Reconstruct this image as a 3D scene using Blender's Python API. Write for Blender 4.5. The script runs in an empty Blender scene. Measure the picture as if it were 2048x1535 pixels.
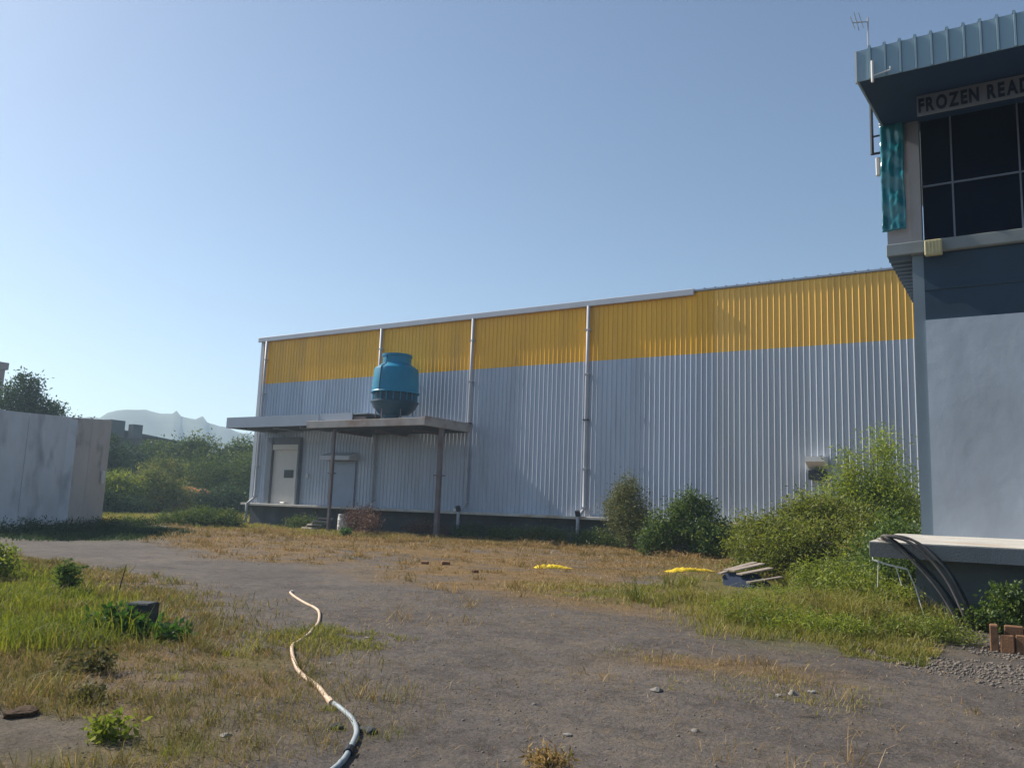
import bpy, math, random
import numpy as np
from mathutils import Vector, Matrix

scene = bpy.context.scene
col = scene.collection
rad = math.radians

# ------------------------------------------------------------------ camera
FPX, ROLL, AZ, EYE = 1670.0, rad(2.12), rad(122.66), 1.6
PITCH = math.atan((1015.5 - 767.5) * math.cos(ROLL) / FPX)
d = Vector((math.cos(AZ) * math.cos(PITCH), math.sin(AZ) * math.cos(PITCH), math.sin(PITCH)))
r0 = Vector((math.sin(AZ), -math.cos(AZ), 0)); u0 = r0.cross(d)
cr, sr = math.cos(ROLL), math.sin(ROLL)
rv = r0 * cr + u0 * sr; uv = u0 * cr - r0 * sr
cam = bpy.data.cameras.new('camera'); cam_o = bpy.data.objects.new('camera', cam); col.objects.link(cam_o)
cam.sensor_fit = 'HORIZONTAL'; cam.sensor_width = 36.0; cam.lens = 36.0 * FPX / 2048.0
cam.clip_start = 0.1; cam.clip_end = 6000
m3 = Matrix((rv, uv, -d)).transposed()
cam_o.matrix_world = Matrix.Translation((0, 0, EYE)) @ m3.to_4x4()
scene.camera = cam_o

# ------------------------------------------------------------------ sky and sun
SUN_AZ, SUN_EL = rad(184.0), rad(38.5)
world = bpy.data.worlds.new('World'); scene.world = world; world.use_nodes = True
wn = world.node_tree.nodes; wl = world.node_tree.links; wn.clear()
sky = wn.new('ShaderNodeTexSky'); sky.sky_type = 'NISHITA'; sky.sun_disc = False
sky.sun_elevation = SUN_EL; sky.sun_rotation = rad(90) - SUN_AZ + rad(360)
sky.altitude = 100; sky.air_density = 1.0; sky.dust_density = 0.75; sky.ozone_density = 1.9
bg = wn.new('ShaderNodeBackground'); bg.inputs['Strength'].default_value = 0.079
wo = wn.new('ShaderNodeOutputWorld')
wl.new(sky.outputs[0], bg.inputs[0]); wl.new(bg.outputs[0], wo.inputs[0])
sun = bpy.data.lights.new('sun', 'SUN'); sun.energy = 5.0; sun.angle = rad(0.53); sun.color = (1.0, 0.93, 0.82)
sun_o = bpy.data.objects.new('sun', sun); col.objects.link(sun_o)
to_sun = Vector((math.cos(SUN_AZ) * math.cos(SUN_EL), math.sin(SUN_AZ) * math.cos(SUN_EL), math.sin(SUN_EL)))
sun_o.rotation_euler = to_sun.to_track_quat('Z', 'Y').to_euler(); sun_o.location = (0, 0, 60)
vs = scene.view_settings
vs.view_transform = 'Standard'; vs.look = 'None'; vs.gamma = 1.0; vs.exposure = 0.60; vs.use_curve_mapping = False
scene.cycles.use_denoising = True
scene.cycles.max_bounces = 6; scene.cycles.volume_bounces = 1; scene.cycles.transparent_max_bounces = 6

# ------------------------------------------------------------------ materials
def mat(name, color, rough=0.8, var=0.25, scale=1.5, stretch=(1, 1, 1), bump=0.0, bscale=40.0, metal=0.0, spec=0.3,
        second=None, thr=(0.45, 0.7), sscale=None, objvar=0.0):
    m = bpy.data.materials.new(name); m.use_nodes = True
    n = m.node_tree.nodes; l = m.node_tree.links
    b = n['Principled BSDF']; b.inputs['Roughness'].default_value = rough; b.inputs['Metallic'].default_value = metal
    b.inputs['Specular IOR Level'].default_value = spec
    g = n.new('ShaderNodeNewGeometry'); mp = n.new('ShaderNodeMapping'); mp.inputs['Scale'].default_value = stretch
    l.new(g.outputs['Position'], mp.inputs['Vector'])
    nz = n.new('ShaderNodeTexNoise'); nz.inputs['Scale'].default_value = scale; nz.inputs['Detail'].default_value = 6
    nz.inputs['Roughness'].default_value = 0.62
    l.new(mp.outputs[0], nz.inputs['Vector'])
    rp = n.new('ShaderNodeValToRGB')
    c = np.array(color)
    rp.color_ramp.elements[0].position = 0.25; rp.color_ramp.elements[1].position = 0.78
    rp.color_ramp.elements[0].color = (*np.clip(c * (1 - var), 0, 1), 1); rp.color_ramp.elements[1].color = (*np.clip(c * (1 + var), 0, 1), 1)
    l.new(nz.outputs[0], rp.inputs[0]); out = rp.outputs[0]
    if second is not None:
        n2 = n.new('ShaderNodeTexNoise'); n2.inputs['Scale'].default_value = sscale or scale * 0.6; n2.inputs['Detail'].default_value = 7
        l.new(mp.outputs[0], n2.inputs['Vector'])
        r2 = n.new('ShaderNodeValToRGB'); r2.color_ramp.elements[0].position = thr[0]; r2.color_ramp.elements[1].position = thr[1]
        l.new(n2.outputs[0], r2.inputs[0])
        mx = n.new('ShaderNodeMix'); mx.data_type = 'RGBA'
        l.new(r2.outputs[0], mx.inputs[0]); l.new(out, mx.inputs[6]); mx.inputs[7].default_value = (*second, 1); out = mx.outputs[2]
    if objvar:
        oi = n.new('ShaderNodeObjectInfo'); mr = n.new('ShaderNodeMapRange')
        mr.inputs['To Min'].default_value = 1 - objvar; mr.inputs['To Max'].default_value = 1 + objvar
        l.new(oi.outputs['Random'], mr.inputs[0])
        hs = n.new('ShaderNodeHueSaturation'); l.new(mr.outputs[0], hs.inputs['Value']); l.new(out, hs.inputs['Color']); out = hs.outputs[0]
    l.new(out, b.inputs['Base Color'])
    if bump:
        n3 = n.new('ShaderNodeTexNoise'); n3.inputs['Scale'].default_value = bscale; n3.inputs['Detail'].default_value = 5
        l.new(g.outputs['Position'], n3.inputs['Vector'])
        bp = n.new('ShaderNodeBump'); bp.inputs['Strength'].default_value = bump; bp.inputs['Distance'].default_value = 0.02
        l.new(n3.outputs[0], bp.inputs['Height']); l.new(bp.outputs[0], b.inputs['Normal'])
    return m

def leafmat(name, stops, transl=0.35, rough=0.6):
    m = bpy.data.materials.new(name); m.use_nodes = True
    n = m.node_tree.nodes; l = m.node_tree.links; n.clear()
    at = n.new('ShaderNodeAttribute'); at.attribute_name = 'rnd'
    rp = n.new('ShaderNodeValToRGB')
    while len(rp.color_ramp.elements) < len(stops): rp.color_ramp.elements.new(0.5)
    for e, (p, c) in zip(rp.color_ramp.elements, stops): e.position = p; e.color = (*c, 1)
    l.new(at.outputs['Fac'], rp.inputs[0])
    df = n.new('ShaderNodeBsdfDiffuse'); tr = n.new('ShaderNodeBsdfTranslucent'); ms = n.new('ShaderNodeMixShader')
    ms.inputs[0].default_value = transl
    l.new(rp.outputs[0], df.inputs[0]); l.new(rp.outputs[0], tr.inputs[0])
    l.new(df.outputs[0], ms.inputs[1]); l.new(tr.outputs[0], ms.inputs[2])
    gl = n.new('ShaderNodeBsdfGlossy'); gl.inputs['Roughness'].default_value = rough; gl.inputs[0].default_value = (1, 1, 1, 1)
    m2 = n.new('ShaderNodeMixShader'); m2.inputs[0].default_value = 0.025
    l.new(ms.outputs[0], m2.inputs[1]); l.new(gl.outputs[0], m2.inputs[2])
    o = n.new('ShaderNodeOutputMaterial'); l.new(m2.outputs[0], o.inputs[0])
    return m

M = {}
M['clad'] = mat('grey_cladding', (0.42, 0.47, 0.55), 0.34, 0.10, 0.6, (2, 2, 0.25), spec=0.4, objvar=0.06, second=(0.30, 0.32, 0.36), thr=(0.56, 0.85), sscale=0.9)
M['yellow_clad'] = mat('yellow_cladding', (0.90, 0.46, 0.018), 0.38, 0.10, 0.6, (2, 2, 0.25), spec=0.4, objvar=0.06, second=(0.62, 0.33, 0.05), thr=(0.55, 0.85), sscale=0.8)
M['yellow_pale'] = mat('pale_yellow_cladding', (0.90, 0.50, 0.075), 0.38, 0.10, 0.6, (2, 2, 0.25), spec=0.4, objvar=0.05)  # slightly paler yellow for the right-hand sheets
M['clad_pale'] = mat('pale_grey_cladding', (0.46, 0.49, 0.53), 0.34, 0.10, 0.6, (2, 2, 0.25), spec=0.4, objvar=0.05)  # paler, less blue grey for the right-hand sheets
M['flash'] = mat('pale_flashing', (0.50, 0.52, 0.56), 0.5, 0.08, 1.0)
M['pipe'] = mat('grey_pipe', (0.40, 0.41, 0.44), 0.5, 0.12, 2.0)
M['darkmetal'] = mat('dark_bracket', (0.04, 0.045, 0.055), 0.6, 0.2, 4.0)
M['roof'] = mat('roof_sheet', (0.30, 0.34, 0.40), 0.5, 0.15, 1.0)
M['concrete'] = mat('concrete', (0.30, 0.29, 0.275), 0.9, 0.22, 1.2, bump=0.3, second=(0.17, 0.165, 0.16), thr=(0.5, 0.75))
M['ledge'] = mat('pale_ledge', (0.50, 0.47, 0.42), 0.9, 0.25, 1.6, bump=0.3, second=(0.36, 0.24, 0.13), thr=(0.56, 0.72), sscale=0.8)
M['plinth2'] = mat('warehouse_plinth', (0.085, 0.095, 0.105), 0.9, 0.35, 0.9, bump=0.3, second=(0.05, 0.05, 0.05), thr=(0.45, 0.7))
M['plinth'] = mat('plinth_render', (0.12, 0.138, 0.15), 0.9, 0.25, 0.8, bump=0.25, second=(0.12, 0.12, 0.12), thr=(0.5, 0.8))
M['slab'] = mat('slab_concrete', (0.38, 0.35, 0.32), 0.9, 0.2, 1.5, second=(0.28, 0.19, 0.15), thr=(0.5, 0.7))
M['undershade'] = mat('undershade_dark', (0.06, 0.065, 0.075), 0.8, 0.2, 1.5)  # dark colour that cuts bounce and deepens shade below canopy and slab
M['canopy'] = mat('canopy_sheet', (0.33, 0.37, 0.43), 0.5, 0.1, 0.9)
M['door'] = mat('cold_door', (0.62, 0.58, 0.53), 0.5, 0.07, 1.2)
M['doorframe'] = mat('door_frame', (0.16, 0.18, 0.21), 0.6, 0.1, 2)
M['bluedoor'] = mat('blue_grey_door', (0.31, 0.36, 0.44), 0.5, 0.08, 2)
M['glass'] = mat('dark_glass', (0.002, 0.005, 0.016), 0.12, 0.2, 0.7, spec=0.03)
M['tower'] = mat('tower_frp', (0.001, 0.195, 0.33), 0.45, 0.18, 1.4, (1, 1, 0.5), spec=0.25, second=(0.03, 0.26, 0.38), thr=(0.6, 0.8))
M['towerdark'] = mat('tower_basin', (0.003, 0.045, 0.085), 0.45, 0.2, 2)
M['steel'] = mat('brown_steel', (0.17, 0.14, 0.14), 0.7, 0.25, 2.0, second=(0.16, 0.085, 0.05), thr=(0.55, 0.75))
M['stain'] = mat('stained_concrete', (0.62, 0.64, 0.67), 0.95, 0.14, 1.1, (1, 1, 0.5), bump=0.3, second=(0.36, 0.375, 0.40), thr=(0.50, 0.72), sscale=1.3)
M['stain2'] = mat('warm_concrete', (0.56, 0.52, 0.49), 0.95, 0.12, 0.5, bump=0.2, second=(0.17, 0.16, 0.16), thr=(0.58, 0.8), sscale=0.7)
M['plaster'] = mat('grey_plaster', (0.42, 0.47, 0.53), 0.9, 0.12, 0.9, (1, 1, 0.45), bump=0.35, bscale=3, second=(0.31, 0.34, 0.38), thr=(0.48, 0.74), sscale=0.7)
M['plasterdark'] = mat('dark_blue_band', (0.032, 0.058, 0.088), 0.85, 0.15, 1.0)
M['column'] = mat('column_paint', (0.17, 0.22, 0.26), 0.8, 0.12, 1.0)
M['blueroof'] = mat('blue_fascia', (0.25, 0.36, 0.42), 0.4, 0.10, 0.7, (1, 1, 0.4), spec=0.5)
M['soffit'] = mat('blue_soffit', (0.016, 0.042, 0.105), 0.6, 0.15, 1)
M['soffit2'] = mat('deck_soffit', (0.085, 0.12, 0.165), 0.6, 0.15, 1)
M['band'] = mat('slab_band', (0.23, 0.26, 0.27), 0.85, 0.18, 1.2)
M['pillar'] = mat('pillar_render', (0.25, 0.255, 0.275), 0.85, 0.12, 1.5)
M['teal'] = mat('teal_film', (0.01, 0.17, 0.20), 0.22, 0.35, 2.5, spec=0.7)
M['white'] = mat('white_plastic', (0.72, 0.70, 0.66), 0.5, 0.08, 3)
M['mullion'] = mat('mullion', (0.17, 0.20, 0.26), 0.5, 0.05, 3)
M['signboard'] = mat('sign_board', (0.19, 0.205, 0.23), 0.7, 0.08, 2)
M['letter'] = mat('letter_blue', (0.012, 0.018, 0.04), 0.6, 0.1, 3)
M['cream'] = mat('cream_hose', (0.60, 0.44, 0.31), 0.6, 0.15, 5, second=(0.38, 0.26, 0.16), thr=(0.55, 0.75), sscale=3)
M['greyhose'] = mat('grey_hose', (0.30, 0.34, 0.36), 0.5, 0.15, 5)
M['black'] = mat('black_rubber', (0.012, 0.014, 0.02), 0.5, 0.25, 5)
M['dustyhose'] = mat('dusty_black_hose', (0.10, 0.09, 0.085), 0.7, 0.35, 4, second=(0.17, 0.15, 0.14), thr=(0.5, 0.75))
M['brick'] = mat('rust_brown_block', (0.22, 0.115, 0.060), 0.95, 0.3, 7, bump=0.5, bscale=60, objvar=0.15, second=(0.10, 0.05, 0.03), thr=(0.52, 0.8))
M['wood'] = mat('grey_wood', (0.26, 0.215, 0.18), 0.9, 0.25, 4, (1, 1, 6), bump=0.3, objvar=0.12)
M['bluewood'] = mat('blue_panel', (0.02, 0.035, 0.075), 0.8, 0.2, 4)
M['yellow'] = mat('yellow_sheet', (0.72, 0.50, 0.02), 0.5, 0.18, 6)
M['stick'] = mat('dark_stick', (0.05, 0.035, 0.03), 0.9, 0.3, 10)
M['bark'] = mat('bark', (0.10, 0.08, 0.06), 0.95, 0.3, 6)
M['drum'] = mat('pale_drum', (0.62, 0.60, 0.55), 0.6, 0.2, 2, second=(0.36, 0.33, 0.28), thr=(0.55, 0.75))
M['block'] = mat('dark_block', (0.045, 0.05, 0.055), 0.9, 0.3, 8, bump=0.4)
M['stone'] = mat('grey_stone', (0.24, 0.22, 0.20), 0.95, 0.3, 10, bump=0.4, objvar=0.25)
M['pebble'] = mat('pebble', (0.19, 0.165, 0.145), 0.95, 0.35, 30)
M['chip'] = mat('stone_chip', (0.17, 0.145, 0.122), 0.95, 0.4, 25)
M['hill'] = mat('hill_scrub', (0.075, 0.085, 0.055), 1.0, 0.5, 0.03)
M['pinkwall'] = mat('pink_grey_wall', (0.30, 0.24, 0.22), 0.9, 0.12, 0.4)
M['shedroof'] = mat('shed_roof', (0.09, 0.10, 0.115), 0.7, 0.2, 0.3)
M['laterite'] = mat('orange_soil', (0.30, 0.12, 0.045), 1.0, 0.35, 1.5, bump=0.5)
M['earth'] = mat('brown_earth', (0.075, 0.045, 0.025), 1.0, 0.4, 14, bump=0.8)
M['lamp'] = mat('cream_lamp_case', (0.46, 0.42, 0.24), 0.5, 0.12, 8)
M['winglass'] = mat('door_window', (0.03, 0.035, 0.04), 0.3, 0.2, 3)

L = {}
L['bush'] = leafmat('scrub_leaves', [(0.0, (0.04, 0.06, 0.010)), (0.45, (0.115, 0.145, 0.020)), (0.8, (0.19, 0.20, 0.030)), (1.0, (0.25, 0.21, 0.05))], 0.45)
L['thicket'] = leafmat('thicket_leaves', [(0.0, (0.04, 0.05, 0.010)), (0.4, (0.135, 0.155, 0.022)), (0.8, (0.23, 0.225, 0.035)), (1.0, (0.32, 0.24, 0.08))], 0.5)
L['feather2'] = leafmat('scrub_green_leaves', [(0.0, (0.045, 0.06, 0.008)), (0.4, (0.15, 0.185, 0.018)), (0.8, (0.25, 0.27, 0.03)), (1.0, (0.34, 0.28, 0.06))], 0.55)
L['feather'] = leafmat('feathery_leaves', [(0.0, (0.06, 0.10, 0.010)), (0.4, (0.19, 0.26, 0.02)), (0.8, (0.31, 0.36, 0.035)), (1.0, (0.38, 0.36, 0.05))], 0.55)
L['dense'] = leafmat('dense_leaves', [(0.0, (0.025, 0.055, 0.010)), (0.5, (0.08, 0.135, 0.020)), (1.0, (0.16, 0.21, 0.03))], 0.45)
L['olive'] = leafmat('olive_leaves', [(0.0, (0.05, 0.065, 0.015)), (0.5, (0.12, 0.135, 0.03)), (1.0, (0.20, 0.185, 0.06))])
L['bright'] = leafmat('bright_leaves', [(0.0, (0.07, 0.11, 0.012)), (0.5, (0.18, 0.23, 0.022)), (1.0, (0.28, 0.30, 0.04))], 0.5)
L['far'] = leafmat('far_leaves', [(0.0, (0.03, 0.06, 0.012)), (0.5, (0.095, 0.145, 0.022)), (1.0, (0.18, 0.20, 0.035))])
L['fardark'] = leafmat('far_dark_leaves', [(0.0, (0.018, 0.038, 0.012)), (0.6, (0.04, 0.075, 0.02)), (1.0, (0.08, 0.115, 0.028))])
L['dryred'] = leafmat('dry_red_leaves', [(0.0, (0.07, 0.03, 0.025)), (0.5, (0.14, 0.065, 0.045)), (1.0, (0.20, 0.12, 0.07))], 0.25)
L['weed'] = leafmat('weed_leaves', [(0.0, (0.02, 0.06, 0.008)), (0.5, (0.05, 0.13, 0.015)), (1.0, (0.10, 0.20, 0.03))], 0.4)
L['weeddark'] = leafmat('dark_weed_leaves', [(0.0, (0.05, 0.05, 0.015)), (0.5, (0.12, 0.12, 0.03)), (1.0, (0.24, 0.19, 0.08))], 0.4)
L['g_green'] = leafmat('green_grass', [(0.0, (0.09, 0.125, 0.010)), (0.5, (0.20, 0.225, 0.018)), (0.85, (0.31, 0.30, 0.03)), (1.0, (0.40, 0.31, 0.09))], 0.5)
L['g_dry'] = leafmat('dry_grass', [(0.0, (0.13, 0.12, 0.025)), (0.35, (0.25, 0.17, 0.05)), (0.7, (0.38, 0.235, 0.085)), (1.0, (0.46, 0.32, 0.15))], 0.35)
L['g_brown'] = leafmat('brown_green_grass', [(0.0, (0.085, 0.095, 0.015)), (0.4, (0.17, 0.15, 0.03)), (0.75, (0.28, 0.20, 0.06)), (1.0, (0.40, 0.28, 0.12))], 0.4)
L['g_olive'] = leafmat('olive_grass', [(0.0, (0.10, 0.13, 0.015)), (0.4, (0.22, 0.22, 0.03)), (0.75, (0.33, 0.26, 0.06)), (1.0, (0.44, 0.33, 0.13))], 0.5)

# ------------------------------------------------------------------ mesh helpers
class MB:
    def __init__(s): s.v = []; s.f = []
    def add(s, vs_, fs):
        o = len(s.v); s.v += [tuple(p) for p in vs_]; s.f += [tuple(i + o for i in f) for f in fs]; return s
    def box(s, x0, x1, y0, y1, z0, z1, bev=0.0):
        if bev <= 0:
            v = [(x, y, z) for z in (z0, z1) for (x, y) in ((x0, y0), (x1, y0), (x1, y1), (x0, y1))]
            return s.add(v, [(3, 2, 1, 0), (4, 5, 6, 7), (0, 1, 5, 4), (1, 2, 6, 5), (2, 3, 7, 6), (3, 0, 4, 7)])
        b = bev; rings = []
        for z, i in ((z0, b), (z0 + b, 0), (z1 - b, 0), (z1, b)):
            a0, a1, c0, c1 = x0 + i, x1 - i, y0 + i, y1 - i; k = b if i == 0 else b * 0.5
            rings.append([(a0 + k, c0, z), (a1 - k, c0, z), (a1, c0 + k, z), (a1, c1 - k, z), (a1 - k, c1, z), (a0 + k, c1, z), (a0, c1 - k, z), (a0, c0 + k, z)])
        v = [p for r in rings for p in r]; f = [tuple(reversed(range(8))), tuple(range(24, 32))]
        for q in range(3):
            for i in range(8):
                j = (i + 1) % 8; f.append((q * 8 + i, q * 8 + j, q * 8 + 8 + j, q * 8 + 8 + i))
        return s.add(v, f)
    def prism(s, poly, axis_vec, base=(0, 0, 0)):
        n = len(poly); a = Vector(axis_vec)
        v = [Vector(p) for p in poly] + [Vector(p) + a for p in poly]
        f = [tuple(range(n)), tuple(reversed(range(n, 2 * n)))] + [(i, i + n, (i + 1) % n + n, (i + 1) % n) for i in range(n)]
        return s.add(v, f)
    def tube(s, pts, r, seg=8, caps=True):
        pts = [Vector(p) for p in pts]; n = len(pts); rr = r if hasattr(r, '__len__') else [r] * n
        vv = []; ff = []; prev = None
        for i, p in enumerate(pts):
            t = (pts[min(i + 1, n - 1)] - pts[max(i - 1, 0)]).normalized()
            if prev is None: a = t.orthogonal().normalized()
            else:
                a = prev - t * prev.dot(t)
                a = a.normalized() if a.length > 1e-6 else t.orthogonal().normalized()
            prev = a; b = t.cross(a)
            for k in range(seg):
                w = 2 * math.pi * k / seg; vv.append(p + (a * math.cos(w) + b * math.sin(w)) * rr[i])
        for i in range(n - 1):
            for k in range(seg):
                k2 = (k + 1) % seg; ff.append((i * seg + k, i * seg + k2, (i + 1) * seg + k2, (i + 1) * seg + k))
        if caps: ff += [tuple(reversed(range(seg))), tuple(range((n - 1) * seg, n * seg))]
        return s.add(vv, ff)
    def lathe(s, prof, seg=40, c=(0, 0, 0)):
        vv = []; ff = []; n = len(prof)
        for r, z in prof:
            for k in range(seg):
                w = 2 * math.pi * k / seg; vv.append((c[0] + r * math.cos(w), c[1] + r * math.sin(w), c[2] + z))
        for i in range(n - 1):
            for k in range(seg):
                k2 = (k + 1) % seg; ff.append((i * seg + k, i * seg + k2, (i + 1) * seg + k2, (i + 1) * seg + k))
        return s.add(vv, ff)
    def mesh(s, name, m, smooth=False):
        me = bpy.data.meshes.new(name); me.from_pydata(s.v, [], s.f); me.materials.append(m)
        if smooth: me.polygons.foreach_set('use_smooth', [True] * len(me.polygons))
        me.update(); return me
    def obj(s, name, m, parent=None, smooth=False):
        return link(name, s.mesh(name, m, smooth), parent)

def link(name, me, parent=None, loc=None):
    o = bpy.data.objects.new(name, me); col.objects.link(o)
    if parent is not None:
        o.parent = parent
        if loc is None: o.location = -world_loc(parent)
    if loc is not None: o.location = loc
    return o
def world_loc(o):
    v = Vector((0, 0, 0))
    while o is not None: v += o.location; o = o.parent
    return v
def tag(o, label, cat, group=None):
    o['label'] = label; o['category'] = cat
    if group: o['group'] = group
    return o
def thing(name, label, cat, loc, group=None):
    o = bpy.data.objects.new(name, None); col.objects.link(o); o.location = loc; o.empty_display_size = 0.2
    return tag(o, label, cat, group)
def struct(o, kind='structure'): o['kind'] = kind; return o
def shade_smooth_angle(me, ang=35):
    me.polygons.foreach_set('use_smooth', [True] * len(me.polygons))
    try: me.set_sharp_from_angle(angle=rad(ang))
    except Exception: pass

def np_mesh(name, V, Fq, m, rnd=None):
    me = bpy.data.meshes.new(name); V = np.asarray(V, np.float32); Fq = np.asarray(Fq, np.int32); k = Fq.shape[1]
    me.vertices.add(len(V)); me.vertices.foreach_set('co', V.ravel())
    me.loops.add(Fq.size); me.loops.foreach_set('vertex_index', Fq.ravel())
    me.polygons.add(len(Fq)); me.polygons.foreach_set('loop_start', np.arange(0, Fq.size, k, dtype=np.int32))
    me.update(calc_edges=True); me.validate(); me.materials.append(m)
    if rnd is not None:
        a = me.attributes.new('rnd', 'FLOAT', 'POINT'); a.data.foreach_set('value', np.asarray(rnd, np.float32))
    return me

def vnoise(x, y, scale, seed):
    g = np.random.default_rng(seed).random((97, 97))
    fx = np.asarray(x) / scale; fy = np.asarray(y) / scale
    ix = np.floor(fx).astype(int); iy = np.floor(fy).astype(int); tx = fx - ix; ty = fy - iy
    tx = tx * tx * (3 - 2 * tx); ty = ty * ty * (3 - 2 * ty)
    h = lambda a, b: g[a % 97, b % 97]
    return (h(ix, iy) * (1 - tx) + h(ix + 1, iy) * tx) * (1 - ty) + (h(ix, iy + 1) * (1 - tx) + h(ix + 1, iy + 1) * tx) * ty
def fbm(x, y, scale, seed, o=4):
    t = 0; a = 1; w = 0
    for i in range(o): t = t + a * vnoise(x, y, scale / 2 ** i, seed + i); w += a; a *= 0.5
    return t / w
def inpoly(x, y, poly):
    res = np.zeros(np.shape(x), bool); n = len(poly)
    for i in range(n):
        x0, y0 = poly[i]; x1, y1 = poly[(i + 1) % n]
        c = ((y0 > y) != (y1 > y)) & (x < (x1 - x0) * (y - y0) / (y1 - y0 + 1e-9) + x0); res ^= c
    return res
def softpoly(x, y, poly, j, seed=0, n=14):
    rg = np.random.default_rng(seed); s = 0
    for i in range(n):
        dx, dy = rg.normal(0, 1, 2); s = s + inpoly(x + dx * j, y + dy * j, poly)
    return s / n

# ------------------------------------------------------------------ ground
POLY = dict(
    left=[(-23.0, 10.6), (-18.5, 10.7), (-14.6, 9.66), (-9.6, 7.5), (-6.6, 6.15), (-4.94, 5.06), (-3.9, 3.6), (-5.2, 2.0), (-12, 2.0), (-26, 6.0)],
    bright=[(-19.0, 9.4), (-13.4, 7.9), (-9.7, 6.35), (-8.0, 5.4), (-7.9, 4.2), (-12.0, 4.0), (-22.0, 7.0)],
    path=[(-6.6, 3.3), (-5.29, 3.61), (-4.75, 3.55), (-5.2, 2.7), (-7.5, 2.4)],
    dry=[(-33, 24.5), (-29.3, 20.2), (-17.9, 14.6), (-16.1, 16.0), (-10.5, 13.0), (-8.6, 13.3), (-6.7, 12.65), (-5.2, 12.9), (-3.44, 11.5), (-5, 35.8), (-42, 34.8), (-46, 30)],
    right=[(-7.9, 19.6), (-4.9, 13.7), (-3.2, 11.2), (-2.1, 11.0), (-1.3, 12.8), (-1.0, 15.0), (-2.0, 17.0), (-2.3, 30), (-12, 30)],
    mid=[(-9.7, 15.9), (-6.9, 13.5), (-5.6, 13.9), (-7.6, 17.9)],
    dust=[(-4.5, 8.6), (-3.1, 8.7), (-1.9, 8.6), (-2.3, 9.5), (-4.0, 9.5)],
    gravel=[(-1.9, 12.6), (-1.5, 10.6), (0.5, 9.8), (3, 10.5), (3, 15.2), (-1.2, 15.0)],
    far=[(-120, 20), (-46, 26), (-40, 30), (-43, 36), (-43, 80), (-140, 110)],
    wallshadow=[(-33.2, 14.2), (-27.3, 14.8), (-26.8, 17.5), (-30.0, 21.0), (-33.6, 25.0), (-39, 26.5), (-36, 20)],  # cast shadow area of the concrete wall, painted darker through the soil mask
)
def gz(x, y):
    x = np.asarray(x, float); y = np.asarray(y, float)
    near = np.clip(1 - np.hypot(x, y) / 90, 0, 1)
    z = (fbm(x, y, 5.0, 3) - 0.5) * 0.10 + (fbm(x, y, 1.1, 9) - 0.5) * 0.035
    z = z + softpoly(x, y, POLY['left'], 0.5, 4) * (0.03 + 0.06 * fbm(x, y, 0.8, 21)) + softpoly(x, y, POLY['right'], 0.5, 5) * 0.05
    RUT = [(-30, 13.6), (-20, 12.2), (-13, 11.0), (-8.5, 9.3), (-5, 7.6), (-2, 6.6), (2, 6.0)]
    for off in (-0.75, 0.75):
        dmin = np.full(x.shape, 9.0)
        for (ax, ay), (bx, by) in zip(RUT[:-1], RUT[1:]):
            L2 = (bx - ax) ** 2 + (by - ay) ** 2; nxx, nyy = -(by - ay) / L2 ** .5 * off, (bx - ax) / L2 ** .5 * off
            t = np.clip(((x - ax - nxx) * (bx - ax) + (y - ay - nyy) * (by - ay)) / L2, 0, 1)
            dmin = np.minimum(dmin, np.hypot(x - ax - nxx - t * (bx - ax), y - ay - nyy - t * (by - ay)))
        dm = dmin + 0.12 * (vnoise(x, y, 0.4, 88) - 0.5)
        z = z - 0.030 * np.exp(-(dm / 0.16) ** 2) + 0.014 * np.exp(-((dm - 0.32) / 0.12) ** 2)
    return z * near
def axis(lo, hi, step, far):
    a = np.arange(lo, hi + step / 2, step); n = 26
    g = np.geomspace(step, far, n)
    return np.concatenate([(lo - np.cumsum(g) * 1.0)[::-1], a, hi + np.cumsum(g)])
def clampax(a, lim):
    a = np.clip(a, -lim, lim); return np.unique(np.round(a, 4))
xs = clampax(axis(-34, 4, 0.16, 420), 1250); ys = clampax(axis(1, 37, 0.16, 420), 1250)
gx, gy = np.meshgrid(xs, ys); fx_, fy_ = gx.ravel(), gy.ravel()
nx, ny = len(xs), len(ys)
V = np.stack([fx_, fy_, gz(fx_, fy_)], 1)
ii = (np.arange(ny - 1)[:, None] * nx + np.arange(nx - 1)[None, :]).ravel()
Fq = np.stack([ii, ii + 1, ii + nx + 1, ii + nx], 1)
def zone_masks(x, y):
    n1 = fbm(x, y, 1.6, 31); n2 = fbm(x, y, 0.5, 41)
    br = np.clip((n1 * 0.65 + n2 * 0.35 - 0.30) * 4, 0, 1)
    dry = softpoly(x, y, POLY['dry'], 0.7, 1) * br
    left = softpoly(x, y, POLY['left'], 0.5, 2) * (1 - softpoly(x, y, POLY['path'], 0.2, 3)) * br
    right = softpoly(x, y, POLY['right'], 0.4, 6); mid = softpoly(x, y, POLY['mid'], 0.6, 7); dust = softpoly(x, y, POLY['dust'], 0.3, 8) * br
    bright = softpoly(x, y, POLY['bright'], 0.5, 9); far = softpoly(x, y, POLY['far'], 2.0, 10)
    dry_a = np.clip(dry + left * 0.8 + dust * 0.9, 0, 1)
    green_and_shadow_a = np.clip(bright * 0.9 + right * 0.75 + mid * 0.6 * br + far * 0.9 + softpoly(x, y, POLY['wallshadow'], 0.8, 11) * 0.9 + left * 0.7 * np.clip((n1 - 0.42) * 5, 0, 1), 0, 1)  # includes soil darkening painted over the concrete wall's cast shadow
    return dry_a, green_and_shadow_a
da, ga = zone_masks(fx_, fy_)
gm = bpy.data.materials.new('ground_gravel'); gm.use_nodes = True
n = gm.node_tree.nodes; l = gm.node_tree.links; b = n['Principled BSDF']; b.inputs['Roughness'].default_value = 0.95; b.inputs['Specular IOR Level'].default_value = 0.15
geo = n.new('ShaderNodeNewGeometry')
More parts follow.
